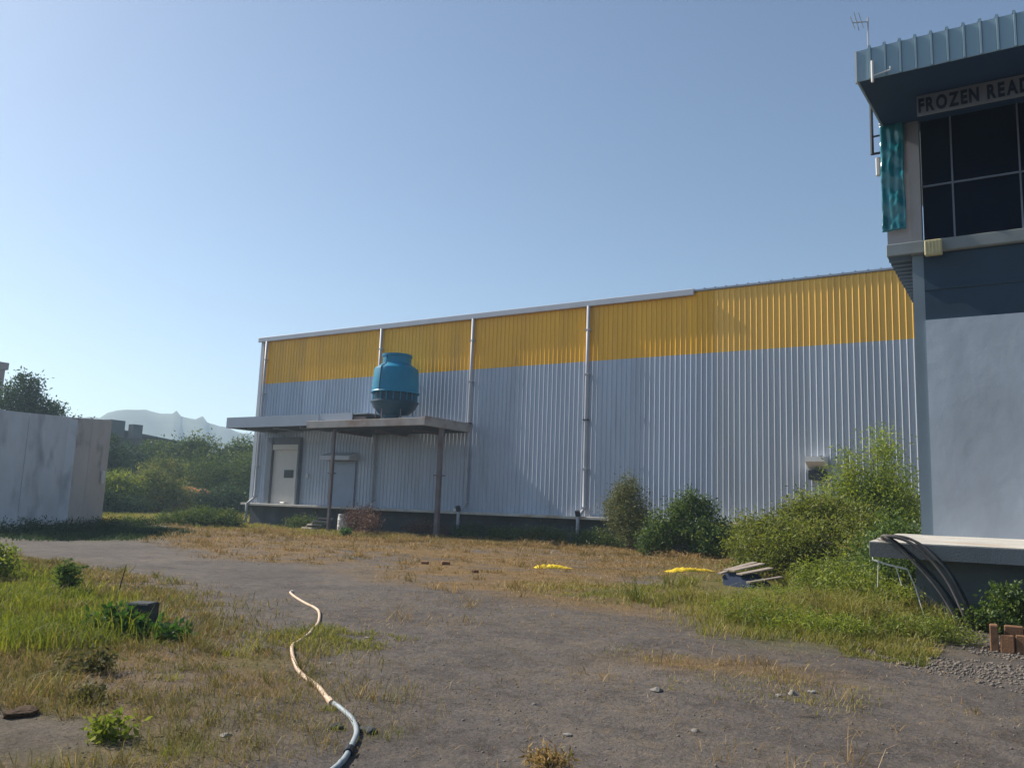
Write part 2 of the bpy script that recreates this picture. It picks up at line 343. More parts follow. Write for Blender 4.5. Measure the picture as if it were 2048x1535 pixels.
def noise(sc, det=6, ro=0.6):
    q = n.new('ShaderNodeTexNoise'); q.inputs['Scale'].default_value = sc; q.inputs['Detail'].default_value = det; q.inputs['Roughness'].default_value = ro
    l.new(geo.outputs['Position'], q.inputs['Vector']); return q.outputs[0]
def ramp(src, stops):
    q = n.new('ShaderNodeValToRGB')
    while len(q.color_ramp.elements) < len(stops): q.color_ramp.elements.new(0.5)
    for e, (p, c) in zip(q.color_ramp.elements, stops): e.position = p; e.color = (*c, 1)
    l.new(src, q.inputs[0]); return q.outputs[0]
def mix(f, a, c, mode='MIX'):
    q = n.new('ShaderNodeMix'); q.data_type = 'RGBA'; q.blend_type = mode
    if isinstance(f, (int, float)): q.inputs[0].default_value = f
    else: l.new(f, q.inputs[0])
    l.new(a, q.inputs[6]); l.new(c, q.inputs[7]); return q.outputs[2]
def attr(nm):
    q = n.new('ShaderNodeAttribute'); q.attribute_name = nm; return q.outputs['Fac']
grav = ramp(noise(0.45), [(0.3, (0.088, 0.077, 0.071)), (0.5, (0.112, 0.099, 0.091)), (0.72, (0.142, 0.123, 0.107))])
fine = ramp(noise(34, 8, 0.8), [(0.28, (0.55, 0.54, 0.53)), (0.5, (1, 1, 1)), (0.74, (1.42, 1.40, 1.34))])
pat2 = ramp(noise(5.0, 8, 0.8), [(0.34, (0.66, 0.64, 0.62)), (0.5, (1, 1, 1)), (0.66, (1.3, 1.22, 1.1))])
pat = ramp(noise(1.1, 8, 0.75), [(0.3, (0.62, 0.59, 0.57)), (0.48, (0.98, 0.97, 0.98)), (0.58, (1.05, 1.02, 0.97)), (0.72, (1.42, 1.26, 1.02))])
grav = mix(1.0, mix(1.0, grav, pat, 'MULTIPLY'), pat2, 'MULTIPLY')
grav = mix(1.0, grav, fine, 'MULTIPLY')
vor = n.new('ShaderNodeTexVoronoi'); vor.inputs['Scale'].default_value = 22; l.new(geo.outputs['Position'], vor.inputs['Vector'])
dryc = ramp(noise(2.2, 8, 0.7), [(0.3, (0.11, 0.073, 0.034)), (0.5, (0.17, 0.108, 0.047)), (0.7, (0.22, 0.140, 0.062))])
grec = ramp(noise(2.0, 8, 0.7), [(0.3, (0.06, 0.068, 0.018)), (0.55, (0.11, 0.105, 0.03)), (0.75, (0.17, 0.135, 0.055))])
c1 = mix(attr('dry'), grav, mix(1.0, dryc, fine, 'MULTIPLY')); c2 = mix(attr('green'), c1, mix(1.0, grec, fine, 'MULTIPLY'))
l.new(c2, b.inputs['Base Color'])
bp = n.new('ShaderNodeBump'); bp.inputs['Strength'].default_value = 0.7; bp.inputs['Distance'].default_value = 0.035
l.new(noise(24, 8, 0.75), bp.inputs['Height'])
bp2 = n.new('ShaderNodeBump'); bp2.inputs['Strength'].default_value = 0.5; bp2.inputs['Distance'].default_value = 0.06
l.new(noise(3.0, 5, 0.6), bp2.inputs['Height']); l.new(bp.outputs[0], bp2.inputs['Normal']); l.new(bp2.outputs[0], b.inputs['Normal'])
gme = np_mesh('ground', V, Fq, gm)
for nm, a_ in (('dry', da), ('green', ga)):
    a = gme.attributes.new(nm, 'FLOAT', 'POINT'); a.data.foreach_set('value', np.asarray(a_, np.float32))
gme.polygons.foreach_set('use_smooth', [True] * len(gme.polygons))
struct(link('ground', gme))
def gh(x, y): return float(gz(np.array([x]), np.array([y]))[0])

# hills
hp = [(-1150, 120, 20), (-980, 160, 34), (-820, 260, 48), (-740, 345, 58), (-700, 388, 63), (-685, 413, 65.5), (-682, 418, 71), (-678, 424, 73.9), (-666, 443, 75.3), (-659, 453, 73.2), (-653.5, 461.4, 74), (-651.8, 463.9, 76.9), (-649.3, 467.3, 71.8), (-642, 477, 70), (-638.6, 481.8, 72.2), (-635.8, 485.5, 67.6), (-629, 494, 66), (-621, 504.5, 61.5), (-609, 518.7, 59), (-594.7, 535, 53.3), (-560, 570, 46), (-480, 640, 40), (-330, 730, 30), (-150, 800, 12)]
hp2 = []
rg = np.random.default_rng(5)
for a, c in zip(hp[:-1], hp[1:]):
    k = max(1, int(math.dist(a[:2], c[:2]) / 6))
    for t in range(k):
        f = t / k; hp2.append([a[i] + (c[i] - a[i]) * f for i in range(3)]); hp2[-1][2] += rg.normal(0, 0.55)
hp2.append(list(hp[-1]))
rows = [(0.70, 0.0), (0.78, 0.18), (0.86, 0.48), (0.93, 0.76), (0.975, 0.93), (1.0, 1.0), (1.06, 0.9), (1.2, 0.45), (1.33, -0.02)]
HV = []
for s_, hz in rows:
    for (x, y, z) in hp2:
        jitter = rg.normal(0, 1.6) if 0.1 < hz < 0.99 else 0
        HV.append((x * s_, y * s_, max(z * hz + jitter, -0.3)))
w = len(hp2); HF = [(r * w + i, r * w + i + 1, (r + 1) * w + i + 1, (r + 1) * w + i) for r in range(len(rows) - 1) for i in range(w - 1)]
struct(link('hills', np_mesh('hills', np.array(HV), np.array(HF), M['hill'])))

# ------------------------------------------------------------------ warehouse
WY, WX0, WX1, ZL, ZS, ZT = 36.0, -42.3, 6.7, 1.33, 8.85, 11.75
wh = thing('warehouse', 'long grey ribbed metal warehouse with a yellow band under its eave', 'warehouse', (-20, WY, 0))
def sheet_mesh(name, h, m):
    s = MB(); pts = []; pitch = 0.25; hgt = 0.038
    for k in range(4):
        x = k * pitch
        pts += [(x, 0), (x + 0.085, 0), (x + 0.148, -hgt), (x + 0.162, -hgt), (x + 0.190, 0)]
    pts.append((1.0, 0)); nrow = 5
    vv = [(x, y, h * r / nrow) for r in range(nrow + 1) for x, y in pts]; k = len(pts)
    s.add(vv, [(r * k + i, r * k + i + 1, (r + 1) * k + i + 1, (r + 1) * k + i) for r in range(nrow) for i in range(k - 1)])
    return s.mesh(name, m)
me_g = sheet_mesh('cladding_sheet', ZS - ZL, M['clad']); me_y = sheet_mesh('yellow_cladding_sheet', ZT - ZS, M['yellow_clad'])
me_gf = sheet_mesh('cladding_sheet', ZS - ZL, M['clad_pale']); me_yf = sheet_mesh('yellow_cladding_sheet', ZT - ZS, M['yellow_pale'])
rnd = random.Random(3)
for k in range(int(round(WX1 - WX0))):
    x = WX0 + k; dy = rnd.uniform(0, 0.004)
    for nm, me, z in (('cladding_sheet', me_g if x < -12.4 else me_gf, ZL), ('yellow_cladding_sheet', me_y if x < -12.4 else me_yf, ZS + 0.002)):
        o = link(nm, me, wh, (x + 20, dy + (0.004 if nm[0] == 'y' else 0), z)); o.rotation_euler = (0, 0, rnd.uniform(-0.0012, 0.0012))
s = MB(); s.box(WX0 + 0.02, WX1, WY + 0.06, WY + 26, 0, ZT - 0.1); s.obj('inner_wall', M['clad'], wh)
s = MB()
for i in range(int((WX1 - WX0) / 0.5)):
    x = WX0 + i * 0.5; s.box(x, x + 0.06, WY - 0.06, WY + 13, ZT + 0.10, ZT + 0.15)
s.box(WX0 - 0.15, WX1, WY - 0.075, WY + 13, ZT + 0.02, ZT + 0.10); s.obj('roof', M['roof'], wh)
s = MB(); s.box(WX0 - 0.25, -13.24, WY - 0.20, WY - 0.08, ZT - 0.17, ZT + 0.13, 0.02); s.obj('gutter', M['flash'], wh)
s = MB(); s.box(WX0 - 0.06, WX0 + 0.0, WY - 0.07, WY + 0.3, ZL, ZT); s.box(WX0, WX0 + 0.22, WY - 0.07, WY - 0.045, ZL, ZT); s.obj('corner_flashing', M['flash'], wh)
s = MB(); s.box(WX0 - 0.2, WX1, WY - 0.60, WY + 0.5, ZL - 0.14, ZL, 0.02); s.obj('ledge', M['ledge'], wh)
s = MB(); s.box(WX0, WX1, WY + 0.05, WY + 0.5, -0.3, ZL - 0.14); s.obj('plinth', M['plinth2'], wh)
for px_ in (-41.75, -32.08, -25.6, -18.65):
    s = MB(); y = WY - 0.15
    s.tube([(px_, y, 11.6), (px_, y, 8.0), (px_, y, 4.0), (px_, y, ZL + 0.35), (px_ - 0.02, y - 0.22, ZL + 0.16), (px_ - 0.03, WY - 0.68, ZL - 0.05), (px_ - 0.03, WY - 0.68, 0.1)], 0.085, 12)
    p = s.obj('downpipe', M['pipe'], wh, True)
    for z in (10.4, 8.2, 5.95, 3.6, 1.75):
        s = MB(); s.box(px_ - 0.13, px_ + 0.13, WY - 0.26, WY - 0.03, z - 0.03, z + 0.03); s.obj('pipe_bracket', M['pipe'] if z != 5.95 else M['darkmetal'], p)
    if px_ > -30:
        s = MB(); s.tube([(px_ - 0.04, WY - 0.66, ZL + 0.02), (px_ - 0.04, WY - 0.74, ZL + 0.26)], 0.13, 10); s.obj('pipe_elbow', M['darkmetal'], p)
# dock door
s = MB(); s.box(-40.35, -38.1, WY - 0.12, WY - 0.04, ZL, 4.75, 0.01); dd = s.obj('dock_door', M['door'], wh)
s = MB()
s.box(-40.75, -40.36, WY - 0.30, WY - 0.035, ZL, 5.38); s.box(-38.09, -37.95, WY - 0.30, WY - 0.035, ZL, 5.38); s.box(-40.36, -38.09, WY - 0.24, WY - 0.035, 4.95, 5.378)
s.obj('door_frame', M['doorframe'], dd)
s = MB(); s.box(-40.34, -38.11, WY - 0.27, WY - 0.125, 4.62, 4.94); s.obj('door_header', M['door'], dd)
s = MB(); s.box(-39.3, -38.5, WY - 0.14, WY - 0.121, 2.92, 3.40); wnd = s.obj('door_window', M['winglass'], dd)
s = MB(); s.tube([(-38.25, WY - 0.2, 2.3), (-38.25, WY - 0.2, 2.9)], 0.025, 6); s.obj('door_handle', M['pipe'], dd)
s = MB(); s.box(-37.45, -37.3, WY - 0.1, WY - 0.035, 2.95, 3.2, 0.01); s.obj('door_switch', M['white'], wh)
# second door with hood
s = MB(); s.box(-35.2, -33.65, WY - 0.09, WY - 0.034, ZL, 3.8, 0.01); d2 = s.obj('side_door', M['bluedoor'], wh)
s = MB(); s.box(-35.35, -35.21, WY - 0.12, WY - 0.034, ZL, 3.92); s.box(-33.64, -33.5, WY - 0.12, WY - 0.034, ZL, 3.92); s.box(-35.21, -33.64, WY - 0.12, WY - 0.034, 3.81, 3.92); s.obj('door_frame', M['bluedoor'], d2)
s = MB(); s.prism([(-35.75, WY - 0.04, 4.45), (-35.75, WY - 0.75, 4.22), (-35.75, WY - 0.75, 3.98), (-35.75, WY - 0.04, 3.98)], (2.35, 0, 0)); s.obj('door_hood', M['flash'], d2)
# small door hood far right
s = MB(); s.prism([(-8.25, WY - 0.035, 4.16), (-8.25, WY - 0.8, 4.12), (-8.25, WY - 0.8, 3.92), (-8.25, WY - 0.035, 3.6)], (0.75, 0, 0)); hd = s.obj('wall_hood', M['white'], wh)
s = MB(); s.box(-8.2, -7.55, WY - 0.45, WY - 0.034, 3.2, 3.58); s.obj('exhaust_fan', M['darkmetal'], hd)

# canopy over the dock
cp = thing('dock_canopy', 'flat blue grey metal canopy over the pale dock door', 'canopy', (-38, 34, 5.7))
s = MB(); s.box(-41.3, -33.7, 33.0, 35.90, 5.76, 5.98); s.obj('canopy_deck', M['undershade'], cp)  # deck coloured dark to deepen the shade below it
s = MB(); s.box(-41.36, -33.7, 32.93, 32.995, 5.72, 6.34); s.obj('fascia', M['canopy'], cp)
s = MB(); s.box(-33.68, -31.3, 33.02, 33.09, 5.90, 6.36); s.obj('fascia', M['canopy'], cp)
s = MB(); s.box(-41.365, -41.305, 33.0, 35.9, 5.72, 6.34); s.obj('end_fascia', M['canopy'], cp)
s = MB(); s.box(-33.6, -30.3, 33.1, 35.9, 6.28, 6.33); s.obj('top_sheet', M['canopy'], cp)
for x in (-40.2, -38.0, -35.8):
    s = MB(); s.box(x - 0.05, x + 0.05, 33.6, 35.88, 5.66, 5.755); s.obj('beam', M['canopy'], cp)

# tower platform
tp = thing('tower_platform', 'brown steel platform with thin posts carrying the teal cooling tower', 'platform', (-29.5, 34, 0))
s = MB(); s.box(-33.62, -25.5, 32.0, 35.88, 5.46, 5.84, 0.015); s.obj('deck_slab', M['slab'], tp)
s = MB(); s.box(-33.5, -25.7, 32.12, 35.86, 5.44, 5.457); s.obj('undershade_board', M['undershade'], tp)  # dark sheet added to deepen the shade under the slab
for x in (-32.4, -29.8, -27.2):
    s = MB(); s.box(x - 0.07, x + 0.07, 33.3, 35.86, 5.30, 5.438); s.obj('beam', M['steel'], tp)
for (x, y, r) in ((-31.94, 32.45, 0.075), (-25.64, 33.55, 0.11)):
    s = MB(); s.box(x - r, x + r, y - r, y + r, -0.1, 5.458, 0.012); po = s.obj('post', M['steel'], tp)
    s = MB(); s.box(x - r * 2, x + r * 2, y - r * 2, y + r * 2, 3.05, 3.11) ; s.obj('collar', M['steel'], po)
    s = MB(); s.box(x - r * 1.8, x + r * 1.8, y - r * 1.8, y + r * 1.8, -0.05, 0.06); s.obj('foot_plate', M['steel'], po)
s = MB(); s.box(-25.62, -25.5, 32.05, 35.85, 5.845, 5.93); s.obj('edge_kerb', M['slab'], tp)
s = MB(); s.box(-32.1, -30.5, 33.2, 33.35, 5.842, 6.15); s.obj('tower_base_frame', M['steel'], tp)

# cooling tower
tc = (-29.2, 34.0, 0)
ct = thing('cooling_tower', 'bottle shaped teal fibreglass cooling tower on the brown platform', 'cooling tower', (tc[0], tc[1], 5.84))
s = MB(); s.lathe([(1.14, 7.44), (1.28, 7.40), (1.30, 7.46), (1.255, 7.52), (1.225, 7.9), (1.185, 8.66), (1.15, 8.75), (0.82, 8.98), (0.76, 9.02), (0.755, 9.42)], 48, tc)
o = s.obj('shell', M['tower'], ct); shade_smooth_angle(o.data, 32)
s = MB(); s.lathe([(0.70, 9.36), (0.80, 9.40), (0.81, 9.52), (0.70, 9.52), (0.70, 9.36)], 40, tc); s.obj('fan_ring', M['tower'], ct)
s = MB(); s.lathe([(0.0, 9.2), (0.16, 9.2), (0.16, 9.36), (0.0, 9.36)], 12, tc); fan = s.obj('fan', M['darkmetal'], ct)
for k in range(4):
    a = k * math.pi / 2; s = MB(); ca, sa = math.cos(a), math.sin(a)
    q = [(0.14, -0.07, 9.25), (0.68, -0.1, 9.25), (0.68, 0.1, 9.33), (0.14, 0.07, 9.31)]
    s.prism([(tc[0] + x * ca - y * sa, tc[1] + x * sa + y * ca, z) for x, y, z in q], (0, 0, 0.015)); s.obj('fan_blade', M['darkmetal'], fan)
s = MB(); s.lathe([(1.10, 7.44), (1.10, 6.92)], 40, tc); s.obj('fill_pack', M['towerdark'], ct)
s = MB(); s.lathe([(1.0, 6.95), (1.27, 6.98), (1.285, 6.92), (1.24, 6.86), (1.10, 6.60), (0.85, 6.36), (0.68, 6.22), (0.66, 5.9), (0, 5.9)], 48, tc); o = s.obj('basin', M['towerdark'], ct); shade_smooth_angle(o.data, 32)
for k in range(20):
    a = 2 * math.pi * k / 20; s = MB(); x, y = tc[0] + 1.17 * math.cos(a), tc[1] + 1.17 * math.sin(a)
    s.tube([(x, y, 6.93), (x, y, 7.46)], 0.028, 6); s.obj('louvre_post', M['tower'], ct)
for k in range(6):
    a = 2 * math.pi * (k + .5) / 6; s = MB(); x, y = math.cos(a), math.sin(a)
    s.tube([(tc[0] + 1.0 * x, tc[1] + 1.0 * y, 5.84), (tc[0] + 1.0 * x, tc[1] + 1.0 * y, 6.72)], 0.03, 6); s.obj('leg', M['steel'], ct)
s = MB()
pr = [(1.27, 7.5), (1.24, 7.9), (1.20, 8.66), (1.16, 8.78), (0.82, 9.01), (0.78, 9.42)]
MB().tube([(tc[0] + 0.4, tc[1] - 0.2, 6.1), (tc[0] + 1.2, tc[1] - 0.5, 6.08), (tc[0] + 1.9, tc[1] + 0.2, 6.06), (tc[0] + 2.4, tc[1] + 1.7, 6.06)], 0.07, 8).obj('outlet_pipe', M['pipe'], ct, True)
a = math.radians(268); s.tube([(tc[0] + r * math.cos(a), tc[1] + r * math.sin(a), z) for r, z in pr], 0.022, 5); s.obj('ladder_rail', M['towerdark'], ct)

# clutter at the warehouse foot
dr = thing('drum', 'pale upright plastic drum standing by the warehouse plinth', 'drum', (-32.0, 33.6, 0))
s = MB(); s.lathe([(0, 0), (0.27, 0), (0.29, 0.03), (0.29, 0.3), (0.305, 0.32), (0.29, 0.34), (0.29, 0.62), (0.305, 0.64), (0.29, 0.66), (0.28, 0.92), (0.25, 0.95), (0, 0.95)], 24, (-32.0, 33.6, 0)); o = s.obj('body', M['drum'], dr); shade_smooth_angle(o.data)
s = MB(); s.lathe([(0, 0.955), (0.06, 0.955), (0.06, 0.99), (0, 0.99)], 10, (-31.88, 33.6, 0)); s.obj('cap', M['darkmetal'], dr)
la = thing('wooden_pallet', 'weathered slatted pallet leaning below the dock ledge', 'pallet', (-34.4, 34.0, 0))
def plank(name, p, q, wid, th, m, parent, up=(0, 0, 1)):
    p, q = Vector(p), Vector(q); t = (q - p).normalized(); u = Vector(up); sd = t.cross(u).normalized(); nn = sd.cross(t).normalized()
    a = sd * wid / 2; h = nn * th
    s = MB(); vv = [p - a, p + a, p + a + h, p - a + h, q - a, q + a, q + a + h, q - a + h]
    s.add(vv, [(0, 3, 2, 1), (4, 5, 6, 7), (0, 1, 5, 4), (1, 2, 6, 5), (2, 3, 7, 6), (3, 0, 4, 7)]); return s.obj(name, m, parent)
for k in range(4):
    f = k / 3; y = 33.6 + 0.75 * f; z = 0.08 + 0.55 * f
    plank('slat', (-35.1 + 0.5 * f, y, z), (-33.9 + 0.4 * f, y, z), 0.13, 0.03, M['wood'], la, (0, -0.6, 0.8))
for x in (-35.0, -34.0):
    plank('bearer', (x, 33.56, -0.01), (x + 0.45, 34.4, 0.60), 0.09, 0.05, M['wood'], la)
tag(MB().box(-39.1, -38.7, 35.47, 35.75, ZL + 0.001, ZL + 0.12, 0.03).obj('white_bag', M['white']), 'small white bag left on the ledge under the dock door', 'bag')
tag(MB().box(-26.1, -25.72, 35.46, 35.7, ZL + 0.001, ZL + 0.15, 0.03).obj('white_bag', M['white']), 'small white bag on the ledge near the right platform post', 'bag')

# ------------------------------------------------------------------ factory building on the right
FX0, FX1 = -2.5, 9.0
YC, YS, YW, YP = 14.9, 17.8, 21.8, 15.6
fb = thing('factory_building', 'tall grey factory building with jutting blue canopy and raised loading platform', 'building', (0, 20, 0))
s = MB(); s.prism([(FX0, YC, 1.06), (FX0, YC, 1.28), (FX0, YS + 0.3, 1.385), (FX0, YS + 0.3, 1.06)], (FX1 - FX0, 0, 0)); s.obj('loading_platform', M['ledge'], fb)
s = MB(); s.box(FX0 + 0.01, FX1, YC - 0.012, YC - 0.001, 1.03, 1.262); s.obj('platform_edge', M['plinth'], fb)
s = MB(); s.box(-1.9, FX1, YP, YS + 9, -0.3, 1.055); s.obj('plinth', M['plinth'], fb)
s = MB(); s.box(-1.839, FX1, YS + 0.10, YS + 9, 1.37, 5.56); s.obj('wall', M['plaster'], fb)
s = MB(); s.box(-1.839, FX1, YS + 0.13, YS + 9, 5.562, 6.90); s.obj('upper_wall_band', M['plasterdark'], fb)
s = MB(); s.box(-1.839, FX1, YS + 0.105, YS + 0.135, 6.16, 6.22); s.obj('band_rail', M['plasterdark'], fb)
s = MB(); s.box(-2.05, -1.84, YS + 0.14, YS + 0.42, 1.36, 6.915); s.obj('column', M['column'], fb)
s = MB(); s.box(-2.04, -1.85, YS + 0.43, YS + 9, 1.37, 6.9); s.obj('side_wall', M['plaster'], fb)
s = MB(); s.box(FX0, FX1, YS, YS + 9, 6.92, 7.16, 0.01); s.obj('floor_slab', M['band'], fb)
s = MB(); pts = []; x = FX0 + 0.02; y = YS + 0.05
while y < YS + 7:
    pts += [(y, 6.915), (y + 0.10, 6.915), (y + 0.14, 6.85), (y + 0.24, 6.85), (y + 0.28, 6.915)]; y += 0.30
vv = [(x, a, c) for a, c in pts] + [(-2.06, a, c) for a, c in pts]; k = len(pts)
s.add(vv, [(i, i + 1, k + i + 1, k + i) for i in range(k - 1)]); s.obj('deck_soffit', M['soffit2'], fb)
# upper floor
s = MB(); s.box(-2.05, -1.84, YS + 0.02, YS + 0.26, 7.162, 9.70); s.obj('pillar', M['pillar'], fb)
s = MB(); s.box(-2.48, -2.051, YS + 0.06, YS + 0.2, 7.162, 9.70); s.obj('end_wall', M['pillar'], fb)
s = MB(); s.box(-1.839, FX1, YS + 0.5, YS + 0.6, 7.162, 9.9); s.obj('back_wall', M['plasterdark'], fb)
mx = [-1.835, -1.27, -0.12, 1.03, 2.18, 3.33]
for i in range(len(mx) - 1):
    for z0, z1 in ((7.20, 8.30), (8.34, 9.74)):
        s = MB(); s.box(mx[i] + 0.02, mx[i + 1] - 0.02, YS + 0.15, YS + 0.165, z0, z1); s.obj('window_pane', M['glass'], fb)
    s = MB(); s.box(mx[i + 1] - 0.014, mx[i + 1] + 0.014, YS + 0.11, YS + 0.18, 7.165, 9.75); s.obj('mullion', M['mullion'], fb)
    s = MB(); s.box(mx[i] + 0.015, mx[i + 1] - 0.015, YS + 0.12, YS + 0.18, 8.305, 8.335); s.obj('transom', M['mullion'], fb)
# canopy roof
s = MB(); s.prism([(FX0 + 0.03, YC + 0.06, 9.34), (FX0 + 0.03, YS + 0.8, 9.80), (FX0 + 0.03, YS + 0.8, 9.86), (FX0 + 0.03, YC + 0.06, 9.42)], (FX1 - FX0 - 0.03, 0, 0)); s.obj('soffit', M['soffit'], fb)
s = MB(); s.prism([(FX0, YC + 0.03, 9.84), (FX0, YS + 9, 10.5), (FX0, YS + 9, 10.55), (FX0, YC + 0.03, 9.89)], (FX1 - FX0, 0, 0)); s.obj('roof_deck', M['blueroof'], fb)
pw = 0.245
s = MB(); s.box(0, pw - 0.05, 0, 0.02, 9.32, 9.90); s.prism([(pw - 0.05, 0.02, 9.32), (pw - 0.04, -0.028, 9.32), (pw - 0.012, -0.028, 9.32), (pw, 0.02, 9.32)], (0, 0, 0.58)); 
s.prism([(pw - 0.06, -0.02, 9.90), (pw - 0.05, -0.02, 9.95), (pw - 0.01, -0.02, 9.95), (pw, -0.02, 9.90)], (0, 0.6, 0.05))
fme = s.mesh('fascia_panel', M['blueroof'])
x = FX0
while x < FX1 - 0.3:
    link('fascia_panel', fme, fb, (x, YC - 20, 0)); x += pw
s = MB(); s.box(FX0 - 0.03, FX0 - 0.001, YC - 0.01, YC + 0.05, 9.30, 9.9); s.obj('end_trim', M['white'], fb)
s = MB(); s.prism([(FX0 - 0.01, YC + 0.055, 9.32), (FX0 - 0.01, YS + 0.8, 9.78), (FX0 - 0.01, YS + 0.8, 10.1), (FX0 - 0.01, YC + 0.055, 9.84)], (0.035, 0, 0)); s.obj('gable_trim', M['blueroof'], fb)
# pipes at the corner
s = MB(); s.tube([(-2.24, YC - 0.06, 9.22), (-2.24, YC - 0.06, 9.62)], 0.022, 8); s.tube([(-2.24, YC - 0.06, 9.34), (-1.95, YC - 0.06, 9.38), (-1.95, YC - 0.06, 9.44)], 0.012, 6); s.obj('white_conduit', M['white'], fb)
s = MB(); s.tube([(-2.72, YS + 0.05, 10.4), (-2.72, YS + 0.05, 9.16)], 0.035, 8); s.tube([(-2.74, YS + 0.05, 9.17), (-2.45, YS + 0.05, 9.17)], 0.025, 6); s.tube([(-2.72, YS + 0.05, 9.55), (-2.45, YS + 0.05, 9.55)], 0.02, 6); s.obj('dark_conduit', M['darkmetal'], fb)
s = MB(); s.box(-2.66, -2.57, YS + 0.03, YS + 0.12, 8.68, 9.08, 0.015); s.obj('white_junction_box', M['white'], fb)

# sign
sg = thing('signboard', 'long grey signboard reading FROZEN READ under the blue canopy', 'sign', (-1.7, 16.3, 9.1))
s = MB(); s.box(-1.70, 1.6, 16.3, 16.34, 9.10, 9.49); s.obj('board', M['signboard'], sg)
fc = bpy.data.curves.new('t', 'FONT'); x = -1.67
dep = None
for ch in 'FROZEN READ':
    if ch == ' ': x += 0.10; continue
    cu = bpy.data.curves.new('letter', 'FONT'); cu.body = ch; cu.size = 0.36; cu.extrude = 0.006; cu.offset = 0.014
    t = bpy.data.objects.new('tmp', cu); col.objects.link(t); bpy.context.view_layer.update()
    me = bpy.data.meshes.new_from_object(t.evaluated_get(bpy.context.evaluated_depsgraph_get()))
    wd = t.dimensions.x; bpy.data.objects.remove(t); me.materials.clear(); me.materials.append(M['letter']); me.name = 'letter'
    o = bpy.data.objects.new('letter', me); col.objects.link(o); o.parent = sg; o.location = (x + 1.70, -0.008, 0.065); o.rotation_euler = (rad(90), 0, 0)
    mn = min(v.co.x for v in me.vertices); mxx = max(v.co.x for v in me.vertices); o.scale = (0.62, 1, 1); o.location.x -= mn * 0.62
    x += (mxx - mn) * 0.62 + 0.026
s = MB()
for xx in (-1.5, 0.2, 1.4):
    s = MB(); s.box(xx - 0.015, xx + 0.015, 16.31, 16.33, 9.49, 9.56); s.obj('hanger', M['darkmetal'], sg)

# teal sheet hung at the corner
rg = np.random.default_rng(12); nu, nv = 16, 60
U_, V_ = np.meshgrid(np.linspace(0, 1, nu), np.linspace(0, 1, nv)); uu, vv_ = U_.ravel(), V_.ravel()
fold = 0.010 * np.sin(uu * 19 + 0.8 * np.sin(vv_ * 5)) + 0.10 * (fbm(uu, vv_ * 3, 0.30, 77) - 0.5) + 0.012 * np.sin(vv_ * 26 + uu * 3)
TX = -2.55 + uu * (0.44 + 0.012 * np.sin(vv_ * 9)) - 0.0 * vv_; TZ = 7.40 + vv_ * 2.30 + 0.03 * uu
TV = np.stack([TX, YS - 0.06 - fold - 0.02, TZ], 1); TV2 = TV + np.array([0, 0.012, 0])
k = nu * nv; ii = (np.arange(nv - 1)[:, None] * nu + np.arange(nu - 1)[None, :]).ravel()
F1 = np.stack([ii, ii + 1, ii + nu + 1, ii + nu], 1); F2 = F1[:, ::-1] + k
bd = [(i, i + 1) for i in range(nu - 1)] + [((j + 1) * nu - 1, (j + 2) * nu - 1) for j in range(nv - 1)] + [(k - 1 - i, k - 2 - i) for i in range(nu - 1)] + [((nv - 1 - j) * nu, (nv - 2 - j) * nu) for j in range(nv - 1)]
F3 = np.array([(a, b_ , b_ + k, a + k) for a, b_ in bd])[:, ::-1]
tme = np_mesh('teal_sheet', np.concatenate([TV, TV2]), np.concatenate([F1, F2, F3]), M['teal']); tme.polygons.foreach_set('use_smooth', [True] * len(tme.polygons))
ts = thing('teal_sheet', 'wrinkled shiny teal plastic sheet hung at the upper corner of the factory', 'plastic sheet', (-2.3, YS - 0.1, 7.4))
link('sheet', tme, ts)
s = MB(); s.tube([(-2.56, YS - 0.08, 9.72), (-2.1, YS - 0.08, 9.76)], 0.035, 8); s.obj('top_roll', M['white'], ts)
# flood lamp
fl = thing('lamp_box', 'square cream lamp box fixed to the slab edge of the factory', 'lamp', (-1.64, YS, 6.95))
s = MB(); s.box(-1.79, -1.48, YS - 0.16, YS - 0.04, 6.80, 7.11, 0.015); s.obj('case', M['lamp'], fl)
s = MB(); s.box(-1.70, -1.57, YS - 0.04, YS - 0.001, 6.93, 7.0); s.obj('bracket', M['darkmetal'], fl)
for k in range(5):
    s = MB(); s.box(-1.77 + k * 0.06, -1.75 + k * 0.06, YS - 0.17, YS - 0.16, 6.83, 7.08); s.obj('fin', M['lamp'], fl)
# antenna
an = thing('roof_antenna', 'thin roof antenna with a small forked head above the blue canopy', 'antenna', (-2.47, 16.0, 9.95))
s = MB(); s.tube([(-2.47, 16, 9.9), (-2.46, 16, 11.15)], 0.018, 6); s.obj('mast', M['pipe'], an)
s = MB(); s.tube([(-2.46, 16, 11.07), (-2.72, 15.95, 11.10)], 0.014, 6); s.obj('boom', M['pipe'], an)
for k, (x, a_) in enumerate(((-2.72, 0.09), (-2.65, 0.14), (-2.57, 0.11))):
    s = MB(); s.tube([(x - 0.03, 15.85, 11.1 + a_), (x + 0.02, 16.05, 11.1 - a_)], 0.009, 5); s.obj('rod', M['pipe'], an)

